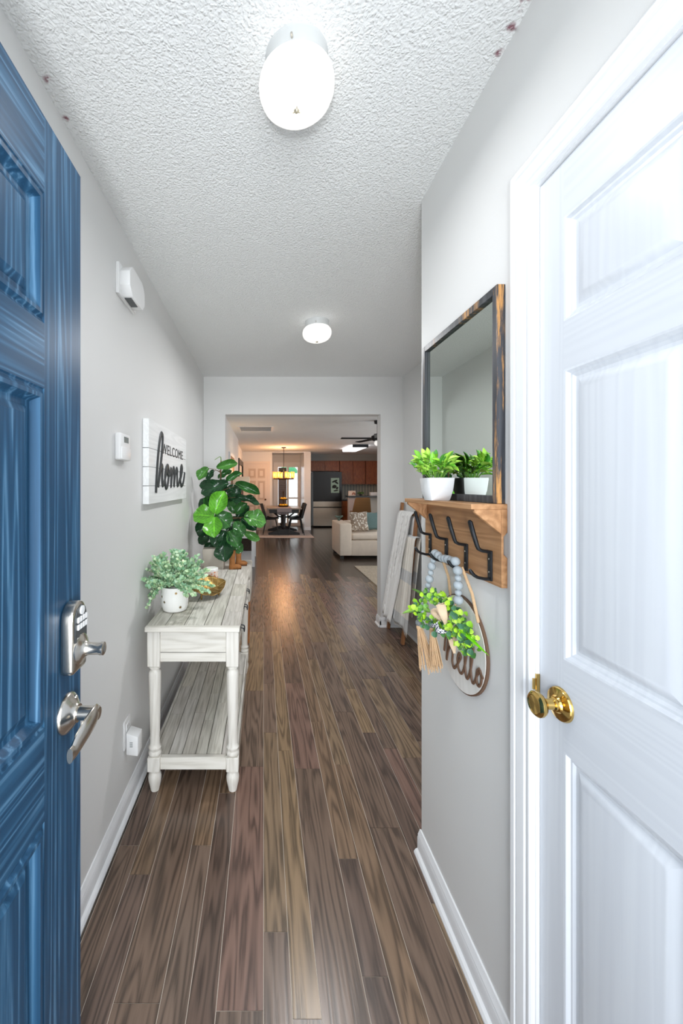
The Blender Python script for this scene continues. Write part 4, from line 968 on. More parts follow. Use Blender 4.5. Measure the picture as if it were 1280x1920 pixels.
def plaid_mat():
    m, nt, b, N, L = nmat('plaid_throw'); geo = N('ShaderNodeNewGeometry'); sp = N('ShaderNodeSeparateXYZ'); L(geo.outputs['Position'], sp.inputs[0])
    mu = N('ShaderNodeMath', operation='MULTIPLY'); L(sp.outputs[2], mu.inputs[0]); mu.inputs[1].default_value = 2.6
    fr = N('ShaderNodeMath', operation='FRACT'); L(mu.outputs[0], fr.inputs[0])
    r = ramp(N, [(0.0, C(242, 237, 228)), (0.40, C(242, 237, 228)), (0.42, C(212, 214, 215)), (0.66, C(212, 214, 215)), (0.68, C(244, 240, 231)), (1.0, C(244, 240, 231))]); L(fr.outputs[0], r.inputs[0])
    mu2 = N('ShaderNodeMath', operation='MULTIPLY'); L(sp.outputs[1], mu2.inputs[0]); mu2.inputs[1].default_value = 4.2
    fr2 = N('ShaderNodeMath', operation='FRACT'); L(mu2.outputs[0], fr2.inputs[0])
    r2 = ramp(N, [(0.0, g(1)), (0.55, g(1)), (0.57, g(0.80)), (0.98, g(0.80)), (1.0, g(1))]); L(fr2.outputs[0], r2.inputs[0])
    mx = N('ShaderNodeMix', data_type='RGBA', blend_type='MULTIPLY'); mx.inputs[0].default_value = 1; L(r.outputs[0], mx.inputs[6]); L(r2.outputs[0], mx.inputs[7]); L(mx.outputs[2], b.inputs['Base Color'])
    n = N('ShaderNodeTexNoise', i_Scale=300.0); L(geo.outputs['Position'], n.inputs['Vector']); bpn = N('ShaderNodeBump', i_Strength=0.4, i_Distance=0.002); L(n.outputs['Fac'], bpn.inputs['Height']); L(bpn.outputs[0], b.inputs['Normal'])
    b.inputs['Roughness'].default_value = 0.95
    return m
def throw(name, lab, m, y0t, y1t, y0b, y1b, zr, z0f, z1f, zback, outf, seed, amp, nf):
    rr = random.Random(seed); ph = rr.uniform(0, 6); xr = lx(zr)
    def fn(u, v):
        # v: 0 front hem -> 0.72 over the rung -> 1 back hem
        if v < 0.70:
            s = v/0.70; hem = z0f+(z1f-z0f)*u+0.015*math.sin(u*9+ph); z = hem+(zr+0.012-hem)*s; f = 1-s
            x = lx(z)-0.020-outf*f
            fold = amp*(0.35+0.65*f)*math.sin(u*nf*2*PI+ph+0.8*math.sin(z*5)) + amp*0.4*math.sin(u*nf*4.6*PI+2*ph)
            y = (y0b+(y1b-y0b)*u)*f+(y0t+(y1t-y0t)*u)*(1-f)
            return V((x-abs(fold)*0.9-0.004, y+fold*0.5, z))
        s = (v-0.70)/0.30
        if s < 0.25:
            a = PI*s/0.25; return V((xr-0.020*math.cos(a), y0t+(y1t-y0t)*u, zr+0.012+0.008*math.sin(a)))
        s = (s-0.25)/0.75; z = zr+0.012+(zback-zr)*s
        fold = amp*0.5*math.sin(u*nf*2*PI+ph)
        return V((min(lx(z)+0.020+0.25*amp+fold*0.3, 1.318), y0t+(y1t-y0t)*u, z))
    th = thing(name, lab, 'blanket', (xr, (y0t+y1t)/2, z0f)); MB().grid(fn, 46, 44).build('cloth', m, th, smooth=80, solid=0.005)
    return th, fn
kt, kfn = throw('knit_throw', 'light grey cable knit throw hung over the top ladder rung', knit_mat(), 3.79, 3.45, 3.81, 3.60, 1.12, 0.17, 0.13, 0.60, 0.030, 3, 0.026, 4.3)
km = knit_mat()
for uu in (0.22, 0.5, 0.78):
    mb = MB()
    for st in (0, 1):
        P = [kfn(uu, 0.02+0.66*k/60)+V((-0.006, 0.010*math.sin(k*0.75+st*PI), 0)) for k in range(61)]
        mb.tube(P, 0.0085, 6)
    mb.build('cable', km, kt)
pt_, pfn = throw('plaid_throw', 'cream and grey plaid throw hung on the lower ladder rung', plaid_mat(), 3.64, 3.33, 3.70, 3.26, 0.92, 0.175, 0.150, 0.25, 0.008, 8, 0.010, 2.2)
fr_ = MB()
rr = random.Random(2)
for k in range(46):
    p = pfn(k/45, 0.0); fr_.tube([p, p+V((rr.uniform(-0.003, 0.003), rr.uniform(-0.004, 0.004), -0.018))], 0.0012, 4)
fr_.build('fringe', mat('fringe_wool', C(204, 200, 192), 0.95), pt_)

# ================================================================== LIVING ROOM, DINING AREA, KITCHEN
# return air vent
t = thing('ceiling_vent', 'white louvred return vent in the living room ceiling', 'vent', (-0.145, 7.35, HC))
MB().box(-0.47, 0.18, 7.04, 7.08, HC-0.012, HC).box(-0.47, 0.18, 7.61, 7.65, HC-0.012, HC).box(-0.47, -0.43, 7.08, 7.61, HC-0.012, HC).box(0.14, 0.18, 7.08, 7.61, HC-0.012, HC).build('frame', trim_m, t)
MB().box(-0.43, 0.14, 7.08, 7.61, HC-0.003, HC).build('recess', mat('vent_dark', C(120, 120, 118), 0.8), t)
for k in range(10): MB().obox((-0.145, 7.11+k*0.053, HC-0.007), (0.285, 0, 0), (0, 0.016, 0.005), (0, -0.0005, 0.0015)).build('louver', trim_m, t)
# ceiling fan
bz = 2.15; fxc, fyc = 1.86, 6.44
t = thing('ceiling_fan', 'dark ceiling fan with slim blades and a small lit globe', 'ceiling fan', (fxc, fyc, HC))
MB().lathe([(0.06, 0), (0.05, 0.05), (0.012, 0.06), (0.012, 0.24)], (fxc, fyc, HC), (0, 0, -1), 20).build('downrod', black_m, t)
MB().lathe([(0.06, 0.235), (0.10, 0.25), (0.10, 0.31), (0.07, 0.33)], (fxc, fyc, HC), (0, 0, -1), 24).build('motor', black_m, t)
for k in range(5):
    a = PI+0.02+2*PI*k/5; d = V((math.cos(a), math.sin(a), 0)); n_ = V((-math.sin(a), math.cos(a), 0))
    MB().obox(V((fxc, fyc, bz))+d*0.34, d*0.26, n_*0.045+V((0, 0, 0.005)), V((0, 0, 0.004))).build('blade', black_m, t)
MB().sphere((fxc, fyc, bz-0.075), (0.055, 0.055, 0.05), 16, 10).build('light_globe', glow_m, t)

# pictures on the far left wall
t = thing('wall_picture', 'brown picture with white border on the living room left wall', 'picture', (XL, 7.1, 1.30))
MB().box(XL, XL+0.03, 6.6, 7.55, 1.30, 1.95).build('frame', trim_m, t)
MB().box(XL+0.03, XL+0.032, 6.68, 7.47, 1.36, 1.89).build('print', mat('brown_print', C(120, 82, 58), 0.6, var=0.4, vscale=4), t)
t = thing('black_frame', 'tall open black frame on the left wall past the lamp', 'frame', (-0.65, 10.9, 1.0))
for (a, b_, c, d) in ((9.95, 10.10, 1.0, 2.08), (11.75, 11.9, 1.0, 2.08), (10.1, 11.75, 1.95, 2.08), (10.1, 11.75, 1.0, 1.12)): MB().box(-0.65, -0.61, a, b_, c, d).build('frame_bar', black_m, t)
# white console with lamp
t = thing('white_side_table', 'low white console with dark open front by the living room wall', 'table', (-0.37, 7.2, 0))
MB().box(-0.575, -0.150, 6.69, 7.75, 0.485, 0.525).build('top', trim_m, t, bevel=0.004)
for (x, y) in ((-0.575, 6.69), (-0.205, 6.69), (-0.575, 7.695), (-0.205, 7.695)): MB().box(x, x+0.055, y, y+0.055, 0.0, 0.485).build('leg', trim_m, t)
MB().box(-0.52, -0.21, 7.68, 7.70, 0.10, 0.485).build('back_panel', mat('dark_weave', C(62, 50, 40), 0.9, var=0.5, vscale=60), t)
MB().box(-0.52, -0.205, 6.72, 7.69, 0.09, 0.11).build('shelf', trim_m, t)
shade_m = mat('linen_shade', C(226, 206, 184), 0.8, emis=(1.0, 0.80, 0.55, 1), estr=0.12)
t = thing('table_lamp', 'table lamp with square cream shade on the white console', 'lamp', (-0.40, 7.15, 0.525))
MB().lathe([(0.07, 0), (0.07, 0.02), (0.03, 0.06), (0.07, 0.25), (0.09, 0.42), (0.05, 0.60), (0.02, 0.66), (0.015, 0.80)], (-0.40, 7.15, 0.525), (0, 0, 1), 20).build('base', mat('lamp_terracotta', C(150, 96, 72), 0.5), t)
MB().prism([(-0.15, -0.15), (0.15, -0.15), (0.15, 0.15), (-0.15, 0.15)], lambda a, b, d: (-0.40+a*(1-0.06*d), 7.15+b*(1-0.06*d), 1.30+d*0.24), 0, 1).build('shade', shade_m, t)
ld = bpy.data.lights.new('lamp_bulb', 'POINT'); ld.energy = 4; ld.color = (1, 0.7, 0.4); ld.shadow_soft_size = 0.05
lo = bpy.data.objects.new('lamp_bulb', ld); COL.objects.link(lo); lo.location = (-0.40, 7.15, 1.62)

# pantry door (far) and patio door
d3m = mat('far_door_paint', C(226, 214, 204), 0.45)
def far_panel_door(name, lab, x0, x1, y, z1):
    root = MB().box(x0, x1, y-0.012, y+0.02, 0.0, z1).build(name, d3m); tag(root, lab, 'door', kind='structure')
    w = (x1-x0); c0 = [(x0+0.13*w, x0+0.44*w), (x0+0.56*w, x0+0.87*w)]
    for (a, b_) in c0:
        for (z0, zz) in ((0.2, 0.78), (0.95, 1.52), (1.63, 1.90)):
            p = MB(); rg = [(0, 0), (0.02, 0.010), (0.035, 0.010), (0.055, 0.002)]
            vs = []; fs = []
            for (i, d) in rg: vs += [(a+i, y-0.0135+d-0.002, z0+i), (b_-i, y-0.0135+d-0.002, z0+i), (b_-i, y-0.0135+d-0.002, zz-i), (a+i, y-0.0135+d-0.002, zz-i)]
            for k in range(3):
                for j in range(4): fs.append((4*k+j, 4*k+(j+1) % 4, 4*k+4+(j+1) % 4, 4*k+4+j))
            fs.append((12, 13, 14, 15)); MB().add(vs, fs).build('panel', d3m, root, smooth=0, fix=False)
            MB().box(a-0.012, b_+0.012, y-0.0125, y-0.0118, z0-0.012, zz+0.012).build('panel_groove', mat('groove', C(196, 178, 164), 0.6), root)
    MB().box(x0-0.08, x0-0.004, y-0.02, y, 0, z1+0.08).box(x1+0.004, x1+0.08, y-0.02, y, 0, z1+0.08).box(x0-0.004, x1+0.004, y-0.02, y, z1+0.004, z1+0.08).build('casing', d3m, root)
    return root
p3 = far_panel_door('door_3', 'cream six panel pantry door beyond the dining table', -0.55, 0.12, 12.298, 2.06)
MB().sphere((0.055, 12.25, 0.95), 0.03, 12, 8).build('knob', mat('bronze_knob', C(100, 70, 45), 0.35, 0.9), p3)
glass_m = mat('clear_glass', (1, 1, 1, 1), 0.0, trans=1.0, spec=0.5)
d4 = MB().box(0.43, 0.50, 13.60, 13.68, 0, 2.10).box(1.17, 1.24, 13.60, 13.68, 0, 2.10).box(0.50, 1.17, 13.60, 13.68, 2.02, 2.10).box(0.50, 1.17, 13.60, 13.68, 0, 0.10).box(0.80, 0.87, 13.60, 13.68, 0.10, 2.02).build('door_4', trim_m)
tag(d4, 'white framed glass patio door with a dark blind on its left half', 'door', kind='structure')
MB().box(0.43-0.08, 0.43, 13.575, 13.60, 0, 2.18).box(1.20, 1.26, 13.575, 13.60, 0, 2.18).box(0.43, 1.20, 13.575, 13.60, 2.10, 2.18).build('casing', trim_m, d4)
MB().box(0.87, 1.17, 13.63, 13.636, 0.10, 2.02).build('pane', glass_m, d4)
MB().box(0.50, 0.80, 13.63, 13.636, 0.10, 2.02).build('pane', glass_m, d4)
bl = mat('dark_blind', C(110, 98, 96), 0.8)
for k in range(24): MB().obox((0.65, 13.585, 0.45+k*0.066), (0.14, 0, 0), (0, 0.010, 0.032), (0, -0.001, 0.0005)).build('blind_slat', bl, d4)
MB().box(0.87, 1.17, 13.615, 13.64, 0.93, 0.98).build('mullion', trim_m, d4)
# outside
tag(MB().box(-3, 4, 13.95, 20, -0.16, -0.05).build('yard_ground', mat('yard', C(190, 188, 180), 0.9)), 'pale patio ground outside the glass door', 'ground', kind='structure')
t = thing('yard_fence', 'pale plank fence seen through the patio glass', 'fence', (1.2, 17.0, -0.05))
fm = mat('fence_white', C(238, 238, 234), 0.8, var=0.12, vscale=9, stretch=(1, 1, 0.1))
for k in range(18): MB().box(0.35+k*0.105, 0.35+k*0.105+0.098, 17.0, 17.02, -0.05, 1.92).build('fence_board', fm, t)
MB().box(0.35, 2.24, 17.02, 17.06, 0.4, 0.48).box(0.35, 2.24, 17.02, 17.06, 1.5, 1.58).build('fence_rail', fm, t)
t = thing('yard_shrub', 'small green shrub top above the yard fence', 'shrub', (1.10, 17.6, 1.6))
MB().sphere((1.10, 17.6, 2.0), (0.42, 0.3, 0.30), 14, 8).build('crown', mat('shrub_green', C(60, 140, 90), 0.8, bump=1, bscale=20, bdist=0.05), t)
MB().cyl((1.10, 17.6, -0.05), (1.10, 17.6, 1.8), 0.05, seg=10).build('trunk', bark, t)

# rug, dining table, runner
t = tag(MB().box(-0.15, 1.34, 10.43, 12.15, 0.0, 0.008).build('dining_rug', mat('grey_rug', C(180, 172, 168), 0.95, var=0.25, vscale=25)), 'pale grey flat rug under the dining table', 'rug')
blk = mat('black_painted_wood', C(34, 36, 38), 0.45)
ttop = wood('table_top_wood', [(0.2, C(120, 108, 96)), (0.8, C(160, 146, 130))], 'Y', 0.35, 20)
t = thing('dining_table', 'dark trestle dining table with wooden top', 'table', (0.57, 11.5, 0.008))
MB().box(0.09, 1.05, 10.84, 12.20, 0.722, 0.762).build('top', ttop, t, bevel=0.006)
MB().box(0.16, 0.98, 10.92, 12.12, 0.62, 0.722).build('apron', blk, t)
for y in (11.05, 12.0):
    tr_ = MB().prism([(0.13, 0.008), (1.01, 0.008), (1.01, 0.06), (0.86, 0.10), (0.66, 0.17), (0.48, 0.17), (0.28, 0.10), (0.13, 0.06)], lambda a, b, d: (a, d, b), y-0.05, y+0.05).build('trestle_foot', blk, t, bevel=0.006)
    MB().lathe([(0.055, 0.16), (0.075, 0.22), (0.045, 0.27), (0.050, 0.45), (0.065, 0.52), (0.045, 0.56), (0.07, 0.62)], (0.57, y, 0), (0, 0, 1), 16).build('post', blk, tr_)
    for sg in (-1, 1): MB().tube(catmull([(0.57+sg*0.05, y, 0.50), (0.57+sg*0.16, y, 0.53), (0.57+sg*0.28, y, 0.62)], 4), 0.02, 8).build('brace', blk, tr_)
MB().bar((0.57, 11.05, 0.22), (0.57, 12.0, 0.22), 0.05, 0.07).build('stretcher_beam', blk, t)
run = mat('grey_runner', C(150, 142, 144), 0.9, bump=0.3, bscale=120)
t = thing('table_runner', 'grey fringed runner hanging over the dining table end', 'runner', (0.57, 11.5, 0.762))
MB().box(0.37, 0.77, 10.832, 12.20, 0.762, 0.766).box(0.37, 0.77, 10.828, 10.832, 0.66, 0.766).build('cloth', run, t)
fr_ = MB()
for k in range(26): fr_.box(0.374+k*0.0155, 0.381+k*0.0155, 10.828, 10.832, 0.585, 0.66)
fr_.build('fringe', run, t)
# chairs
def chair(x, y, sg, lab):
    t = thing('dining_chair', lab, 'chair', (x, y, 0.008), 'black shell dining chairs')
    def shell(u, v):
        q = (u-0.5)*2
        if v < 0.5: s = v/0.5; px_ = 0.23-0.42*s; pz = 0.475-0.035*math.sin(PI*s)+0.03*q*q*(0.3+s); w = 0.225
        else: s = (v-0.5)/0.5; px_ = -0.19-0.11*s; pz = 0.475+0.40*s; w = 0.225-0.05*s*s
        px_ += 0.07*q*q*(1 if v > 0.5 else v*2); return V((x+sg*px_, y+q*w, pz))
    MB().grid(shell, 10, 18).build('seat_shell', blk, t, smooth=60, solid=0.02)
    for (a, b_) in ((0.17, -0.16), (0.17, 0.16), (-0.16, -0.16), (-0.16, 0.16)):
        MB().cyl((x+sg*a*0.8, y+b_*0.8, 0.46), (x+sg*a*1.35, y+b_*1.25, 0.0085), 0.018, 0.011, 10).build('leg', blk, t)
    MB().box(x-0.13, x+0.13, y-0.12, y+0.12, 0.425, 0.442).build('seat_bracket', blk, t)
chair(0.20, 11.15, 1, 'black shell chair on the left side of the dining table')
chair(0.91, 11.12, -1, 'black shell chair on the right side of the dining table, nearer one')
chair(0.94, 11.62, -1, 'black shell chair on the right side of the dining table, farther one')
# two-tier tray with lemons
t = thing('tiered_tray', 'two tier round wire tray standing on the table runner', 'tray', (0.57, 11.4, 0.766))
brz = mat('bronze_wire', C(84, 62, 40), 0.4, 0.8)
MB().lathe([(0.012, 0), (0.012, 0.42), (0.02, 0.44), (0.0, 0.46)], (0.57, 11.4, 0.766), (0, 0, 1), 10).build('post', brz, t)
for (z, r) in ((0.012, 0.16), (0.20, 0.12)): MB().lathe([(r*0.9, z), (r, z+0.035), (r*0.97, z+0.035), (r*0.87, z+0.008), (0.0, z+0.008)], (0.57, 11.4, 0.766), (0, 0, 1), 24).build('tier', brz, t)
lem = MB().sphere((0, 0, 0), (0.045, 0.035, 0.035), 14, 8)
lemon_m = mat('lemon_skin', C(238, 186, 40), 0.45)
lme = lem.mesh('lemon', lemon_m, smooth=80)
def lemon(a, r, z, lab, grp):
    o = bpy.data.objects.new('lemon', lme); COL.objects.link(o); o.location = (0.57+r*math.cos(a), 11.4+r*math.sin(a), z); o.rotation_euler = (0, 0, a+PI/2)
    tag(o, lab, 'lemon', grp); WL[o.name] = V((0, 0, 0))
for k in range(6): lemon(2*PI*k/6+0.3, 0.090, 0.766+0.055, 'yellow lemon on the lower tier of the wire tray', 'lemons on the lower tier')
for k in range(5): lemon(2*PI*k/5, 0.062, 0.766+0.243, 'yellow lemon on the upper tier of the wire tray', 'lemons on the upper tier')

# chandelier
cxx, cyy, rz = 0.555, 10.9, 1.57
t = thing('chandelier', 'round iron chandelier with glowing glass cylinder shades over the table', 'chandelier', (cxx, cyy, HC))
MB().lathe([(0.065, 0), (0.065, 0.02), (0.02, 0.03), (0.008, 0.035), (0.008, 0.64)], (cxx, cyy, HC), (0, 0, -1), 16).build('rod', black_m, t)
MB().tube([(cxx+0.27*math.cos(2*PI*k/40), cyy+0.27*math.sin(2*PI*k/40), rz) for k in range(40)], 0.015, 8, closed=True).build('ring', mat('dark_bronze', C(70, 46, 28), 0.5, 0.5), t)
for k in range(3):
    a = 2*PI*k/3+0.4; MB().tube([(cxx, cyy, 1.82), (cxx+0.27*math.cos(a), cyy+0.27*math.sin(a), rz)], 0.006, 6).build('arm', black_m, t)
amb = mat('amber_glass', C(255, 196, 120), 0.1, trans=0.6, emis=(1.0, 0.36, 0.08, 1), estr=0.8)
flm = mat('warm_bulb', C(255, 210, 140), 0.3, emis=(1.0, 0.66, 0.30, 1), estr=22.0)
for k in range(8):
    a = 2*PI*k/8+0.2; x, y = cxx+0.27*math.cos(a), cyy+0.27*math.sin(a)
    s = MB().lathe([(0.04, rz+0.02), (0.042, rz+0.19), (0.040, rz+0.19), (0.038, rz+0.022)], (x, y, 0), (0, 0, 1), 14, close=False).build('glass_shade', amb, t)
    MB().cyl((x, y, rz), (x, y, rz+0.045), 0.016, seg=8).build('socket', black_m, s)
    MB().sphere((x, y, rz+0.105), (0.018, 0.018, 0.045), 10, 8).build('bulb', flm, s)
ld = bpy.data.lights.new('chandelier_glow', 'POINT'); ld.energy = 34; ld.color = (1, 0.52, 0.24); ld.shadow_soft_size = 0.2
lo = bpy.data.objects.new('chandelier_glow', ld); COL.objects.link(lo); lo.location = (cxx, cyy, 1.95)

# refrigerator
ss = mat('stainless', C(196, 188, 176), 0.22, 1.0, bump=0.05, bscale=30, stretch=(1, 1, 0.05))
bk = mat('fridge_black', C(20, 22, 25), 0.25)
RX0, RX1, RY = 1.634, 2.575, 13.0
t = thing('refrigerator', 'tall refrigerator, black glass above and stainless steel drawers below', 'refrigerator', ((RX0+RX1)/2, 13.4, 0))
MB().box(RX0, RX1, RY+0.06, 13.74, 0.03, 1.83).build('cabinet', bk, t, bevel=0.004)
MB().box(RX0, RX1, RY, RY+0.055, 0.885, 1.84).build('upper_door', bk, t, bevel=0.006)
MB().box(RX0, RX1, RY, RY+0.055, 0.68, 0.865).build('middle_drawer', ss, t, bevel=0.006)
MB().box(RX0, RX1, RY, RY+0.055, 0.05, 0.655).build('freezer_drawer', ss, t, bevel=0.006)
MB().box(RX0, RX1, RY+0.02, RY+0.06, 0.655, 0.68).build('drawer_gap', bk, t)
po_ = tag(MB().box(2.215, 2.49, RY-0.004, RY, 1.145, 1.635).build('fridge_poster', mat('mint_paper', C(158, 190, 178), 0.7)), 'pale mint poster with black leaf shapes on the fridge door', 'poster')
inkb = mat('poster_ink', C(36, 44, 44), 0.8)
for (c_, a_, b_, ang) in (((2.34, 1.53), 0.10, 0.030, 0.4), ((2.40, 1.48), 0.07, 0.03, -0.6), ((2.33, 1.35), 0.075, 0.060, 0.2), ((2.42, 1.30), 0.05, 0.035, 0.9), ((2.38, 1.22), 0.085, 0.022, 0.2), ((2.27, 1.33), 0.05, 0.010, 1.3)):
    n_ = 14; MB().prism([(c_[0]+a_*math.cos(q)*math.cos(ang)-b_*math.sin(q)*math.sin(ang), c_[1]+a_*math.cos(q)*math.sin(ang)+b_*math.sin(q)*math.cos(ang)) for q in [2*PI*k/n_ for k in range(n_)]], lambda a, b, d: (a, d, b), RY-0.005, RY-0.004).build('leaf_print', inkb, po_)
# kitchen cabinets
cab = wood('cabinet_cherry', [(0.2, C(116, 58, 28)), (0.5, C(150, 82, 42)), (0.8, C(178, 106, 58))], 'Z', 0.4, 22, 0.08, 0.1)
def upper(x0, x1, z0, lab, ndoor):
    t = thing('wall_cabinet', lab, 'cabinet', ((x0+x1)/2, 13.6, z0))
    MB().box(x0, x1, 13.44, 13.76, z0, 2.226).build('body', cab, t)
    w = (x1-x0)/ndoor
    for k in range(ndoor):
        a, b_ = x0+k*w+0.02, x0+(k+1)*w-0.02; z1 = 2.20
        d = MB().box(a, b_, 13.425, 13.44, z0+0.02, z1).build('door', cab, t)
        m_ = 0.055
        MB().box(a, a+m_, 13.415, 13.425, z0+0.02, z1).box(b_-m_, b_, 13.415, 13.425, z0+0.02, z1).box(a+m_, b_-m_, 13.415, 13.425, z1-m_, z1).box(a+m_, b_-m_, 13.415, 13.425, z0+0.02, z0+0.02+m_).build('door_frame', cab, d)
upper(1.56, 2.58, 1.88, 'short cherry wood wall cabinet above the refrigerator', 2)
upper(2.60, 3.46, 1.43, 'cherry wood wall cabinet with two doors beside the refrigerator', 2)
upper(3.48, 4.19, 1.43, 'cherry wood wall cabinet partly cut off by the opening edge', 1)
sp_ = mat('herringbone_grey', C(128, 136, 134), 0.4)
bs = struct('wall_backsplash', MB().box(2.58, 4.2, 13.748, 13.76, 0.92, 1.43), mat('grout_light', C(196, 192, 176), 0.7), 'grey herringbone tile backsplash')
tm = MB().box(-0.048, 0.048, -0.004, 0.004, -0.014, 0.014).mesh('tile', sp_, smooth=0)
for i in range(16):
    for j in range(9):
        put(tm, 'tile', bs, M.Translation((2.63+i*0.10, 13.745, 0.955+j*0.055)) @ M.Rotation((PI/4 if i % 2 else -PI/4), 4, 'Y'))
t = thing('base_cabinet', 'cherry wood base cabinet with drawer beside the refrigerator', 'cabinet', (3.3, 13.5, 0))
MB().box(2.60, 4.19, 13.16, 13.745, 0.10, 0.88).build('body', cab, t)
for k in range(3):
    a = 2.63+k*0.52; MB().box(a, a+0.48, 13.14, 13.16, 0.68, 0.86).build('drawer', cab, t, bevel=0.004); MB().box(a, a+0.48, 13.14, 13.16, 0.13, 0.65).build('door', cab, t, bevel=0.004)
MB().box(2.60, 4.19, 13.25, 13.74, 0, 0.10).build('toe_kick', bk, t)
tag(MB().box(2.585, 4.195, 13.12, 13.744, 0.88, 0.92).build('worktop', mat('dark_counter', C(70, 72, 74), 0.3)), 'grey kitchen worktop under the tiled backsplash', 'worktop')
# things on the worktop / peninsula
t = thing('peninsula', 'pale grey breakfast bar with black counter behind the sofa', 'counter', (3.4, 12.3, 0))
penm = mat('peninsula_paint', C(196, 200, 196), 0.6)
MB().box(2.62, 4.195, 12.20, 12.34, 0, 1.03).build('half_wall', penm, t)
MB().box(2.60, 2.80, 12.14, 12.20, 0, 1.02).build('end_post', mat('taupe_paint', C(186, 174, 168), 0.6), t)
MB().box(2.58, 4.195, 12.08, 12.55, 1.03, 1.07).build('countertop', mat('black_granite', C(40, 44, 46), 0.2), t, bevel=0.004)
t = thing('photo_block', 'small orange and white printed block on the black counter', 'decoration', (2.70, 12.3, 1.07))
MB().box(2.64, 2.86, 12.28, 12.34, 1.07, 1.22).build('block', mat('cream_block', C(232, 214, 198), 0.7), t)
for k in range(3):
    r_ = 0.05-0.014*k; MB().tube([(2.80+r_*math.cos(PI*j/10), 12.277, 1.10+r_*1.4*math.sin(PI*j/10)) for j in range(11)], 0.006, 6).build('arch_print', mat('arch_orange', C(170, 92, 44), 0.7), t)
t = thing('herb_pot', 'tiny green herb plant on the black counter', 'plant', (3.02, 12.3, 1.07))
MB().lathe([(0.03, 0), (0.04, 0.05), (0.0, 0.05)], (3.02, 12.3, 1.07), (0, 0, 1), 14).build('pot', blk, t)
hm = MB(); rr = random.Random(4)
for k in range(90):
    q = rr.uniform(0, 2*PI); c_ = V((3.02, 12.3, 1.12))+V((math.cos(q)*rr.uniform(0, 0.08), math.sin(q)*0.04, rr.uniform(0, 0.05))); small_leaf(hm, c_, V((math.cos(q), -0.3, 0.6)), V((0, -1, 0.5)), 0.035, 0.022)
hm.build('foliage', island_leaf('herb_leaf', [(0, C(60, 100, 50)), (1, C(120, 150, 80))]), t, smooth=0, fix=False, kind='stuff')
t = thing('bread_box', 'white rectangular box standing on the black counter', 'box', (3.50, 12.35, 1.07))
MB().box(3.33, 3.66, 12.30, 12.45, 1.07, 1.17).build('body', white_m, t, bevel=0.008, bseg=2); MB().box(3.325, 3.665, 12.295, 12.455, 1.155, 1.175).build('lid', white_m, t, bevel=0.003)
# fluorescent light
t = thing('kitchen_light', 'long lit fluorescent box light with dark ends on the kitchen ceiling', 'ceiling light', (2.48, 10.85, HC))
MB().box(2.30, 2.68, 10.20, 11.50, HC-0.07, HC-0.001).build('diffuser', mat('diffuser_lit', C(250, 245, 248), 0.4, emis=(1, 0.95, 0.97, 1), estr=5.0), t, bevel=0.01)
for y in (10.13, 11.50): MB().box(2.29, 2.69, y, y+0.07, HC-0.075, HC).build('end_cap', black_m, t)

# counter stool
brf = mat('brown_tweed', C(120, 86, 48), 0.9, bump=0.4, bscale=160, var=0.35, vscale=80)
sx_, sy_ = 2.80, 11.55
t = thing('bar_stool', 'brown upholstered stool back standing between sofa and breakfast bar', 'stool', (sx_, sy_, 0))
MB().prism([(-0.27, 0.62), (0.27, 0.62), (0.24, 1.02), (0.20, 1.04), (-0.14, 1.04), (-0.18, 1.02)], lambda a, b, d: (sx_+a, sy_+d, b), -0.30, -0.24).build('backrest', brf, t, bevel=0.015, bseg=2)
MB().box(sx_-0.24, sx_+0.24, sy_-0.30, sy_+0.16, 0.56, 0.64).build('seat', brf, t, bevel=0.02, bseg=2)
for (a, b_) in ((-0.2, -0.24), (0.2, -0.24), (-0.2, 0.12), (0.2, 0.12)): MB().cyl((sx_+a, sy_+b_, 0.57), (sx_+a*1.15, sy_+b_*1.15, 0), 0.018, 0.012, 10).build('leg', blk, t)

# sofa
sf = mat('beige_sofa', C(222, 208, 192), 0.9, bump=0.3, bscale=300, var=0.05, vscale=12)
U0, U1, Q0, Q1 = 1.427, 3.45, 7.40, 8.25
t = thing('sofa', 'beige fabric sofa with square arms facing the hall', 'sofa', (2.4, 7.85, 0))
MB().box(U0, U0+0.225, Q0, Q1, 0.06, 0.665).build('arm', sf, t, bevel=0.02, bseg=3)
MB().box(U1-0.225, U1, Q0, Q1, 0.06, 0.665).build('arm', sf, t, bevel=0.02, bseg=3)
MB().box(U0+0.226, U1-0.226, Q0+0.02, Q1, 0.06, 0.35).build('base', sf, t, bevel=0.01, bseg=2)
MB().box(U0+0.226, U1-0.226, Q1-0.22, Q1, 0.35, 0.66).build('back', sf, t, bevel=0.03, bseg=3)
for k in range(2):
    a = U0+0.228+k*0.786; MB().box(a, a+0.780, Q0+0.01, Q1-0.22, 0.352, 0.475).build('seat_cushion', sf, t, bevel=0.045, bseg=4)
for (x, y) in ((U0+0.05, Q0+0.05), (U1-0.05, Q0+0.05), (U0+0.05, Q1-0.06), (U1-0.05, Q1-0.06)): MB().box(x-0.03, x+0.03, y-0.03, y+0.03, 0, 0.062).build('foot', blk, t)
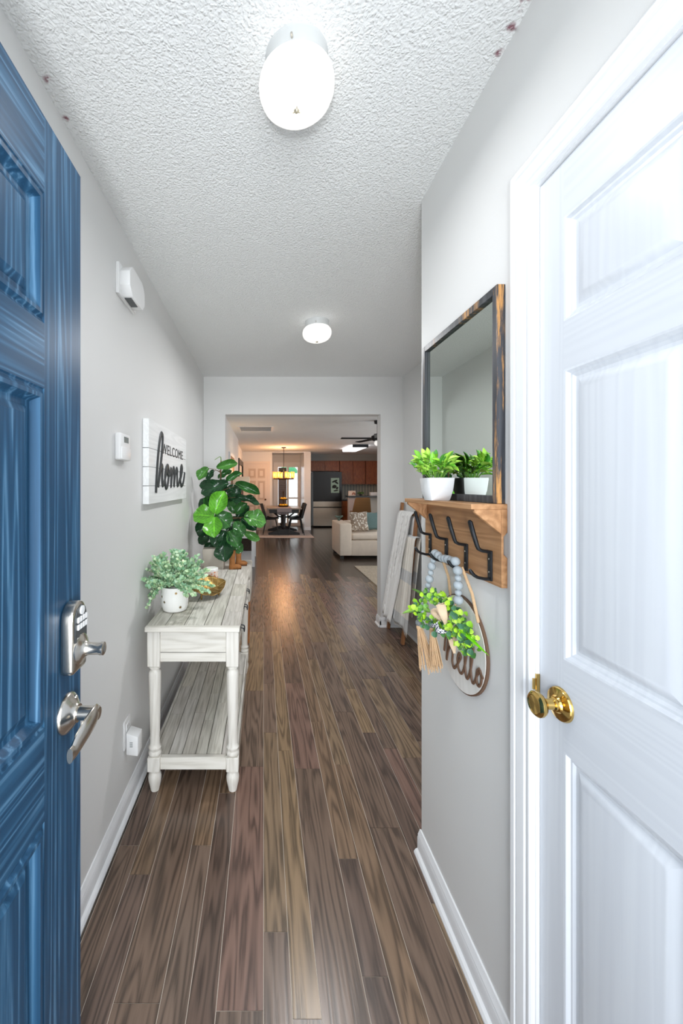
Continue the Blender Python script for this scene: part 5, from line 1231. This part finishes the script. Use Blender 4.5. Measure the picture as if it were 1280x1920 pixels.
def pillow(name, lab, c, hx, hz, th, tilt, m, yaw=0.0):
    R = M.Rotation(yaw, 3, 'Z') @ M.Rotation(-tilt, 3, 'X')
    o = thing(name, lab, 'pillow', (c[0], c[1], c[2]-hz)); mb = MB()
    def fn(sd):
        def f(u, v):
            a, b_ = u*2-1, v*2-1; h = max(0.0, (1-a**4)*(1-b_**4))**0.5
            k = 1-0.10*(1-abs(a)*abs(b_)); return V(c)+R@V((a*hx*k, sd*th*h, b_*hz*k))
        return f
    mb.grid(fn(-1), 14, 14); mb.grid(fn(1), 14, 14); mb.build('cover', m, o, smooth=80)
    return o
def knot_mat():
    m, nt, b, N, L = nmat('woven_white'); geo = N('ShaderNodeNewGeometry'); v = N('ShaderNodeTexVoronoi', i_Scale=26.0); L(geo.outputs['Position'], v.inputs['Vector'])
    r = ramp(N, [(0.25, C(226, 220, 210)), (0.5, C(150, 134, 118))]); L(v.outputs['Distance'], r.inputs[0]); L(r.outputs[0], b.inputs['Base Color']); b.inputs['Roughness'].default_value = 0.95
    bpn = N('ShaderNodeBump', i_Strength=0.8, i_Distance=0.01); bpn.invert = True; L(v.outputs['Distance'], bpn.inputs['Height']); L(bpn.outputs[0], b.inputs['Normal'])
    return m
pillow('throw_pillow', 'white nubby woven pillow leaning on the sofa arm', (1.86, 7.70, 0.682), 0.19, 0.195, 0.075, 0.25, knot_mat(), 0.2)
pillow('throw_pillow', 'muted teal pillow on the sofa next to the white one', (2.19, 7.88, 0.672), 0.21, 0.185, 0.065, 0.22, mat('teal_linen', C(104, 130, 130), 0.9, var=0.15, vscale=60))
t = thing('knot_ornament', 'small grey green knotted ornament on the sofa arm', 'ornament', (1.54, 8.08, 0.665))
kp = [(1.54+0.045*math.sin(a)+0.03*math.sin(2*a), 8.08+0.03*math.sin(3*a), 0.725+0.04*math.cos(a)-0.022*math.cos(2*a)) for a in [2*PI*k/40 for k in range(40)]]
MB().tube(kp, 0.018, 8, closed=True).build('knot', mat('sage_knot', C(104, 122, 112), 0.8), t)
# living room rug
tag(MB().box(1.55, 3.6, 4.75, 6.75, 0.0, 0.009).build('living_rug', mat('beige_rug', C(176, 164, 146), 0.95, var=0.25, vscale=30)), 'beige woven rug in front of the sofa', 'rug')
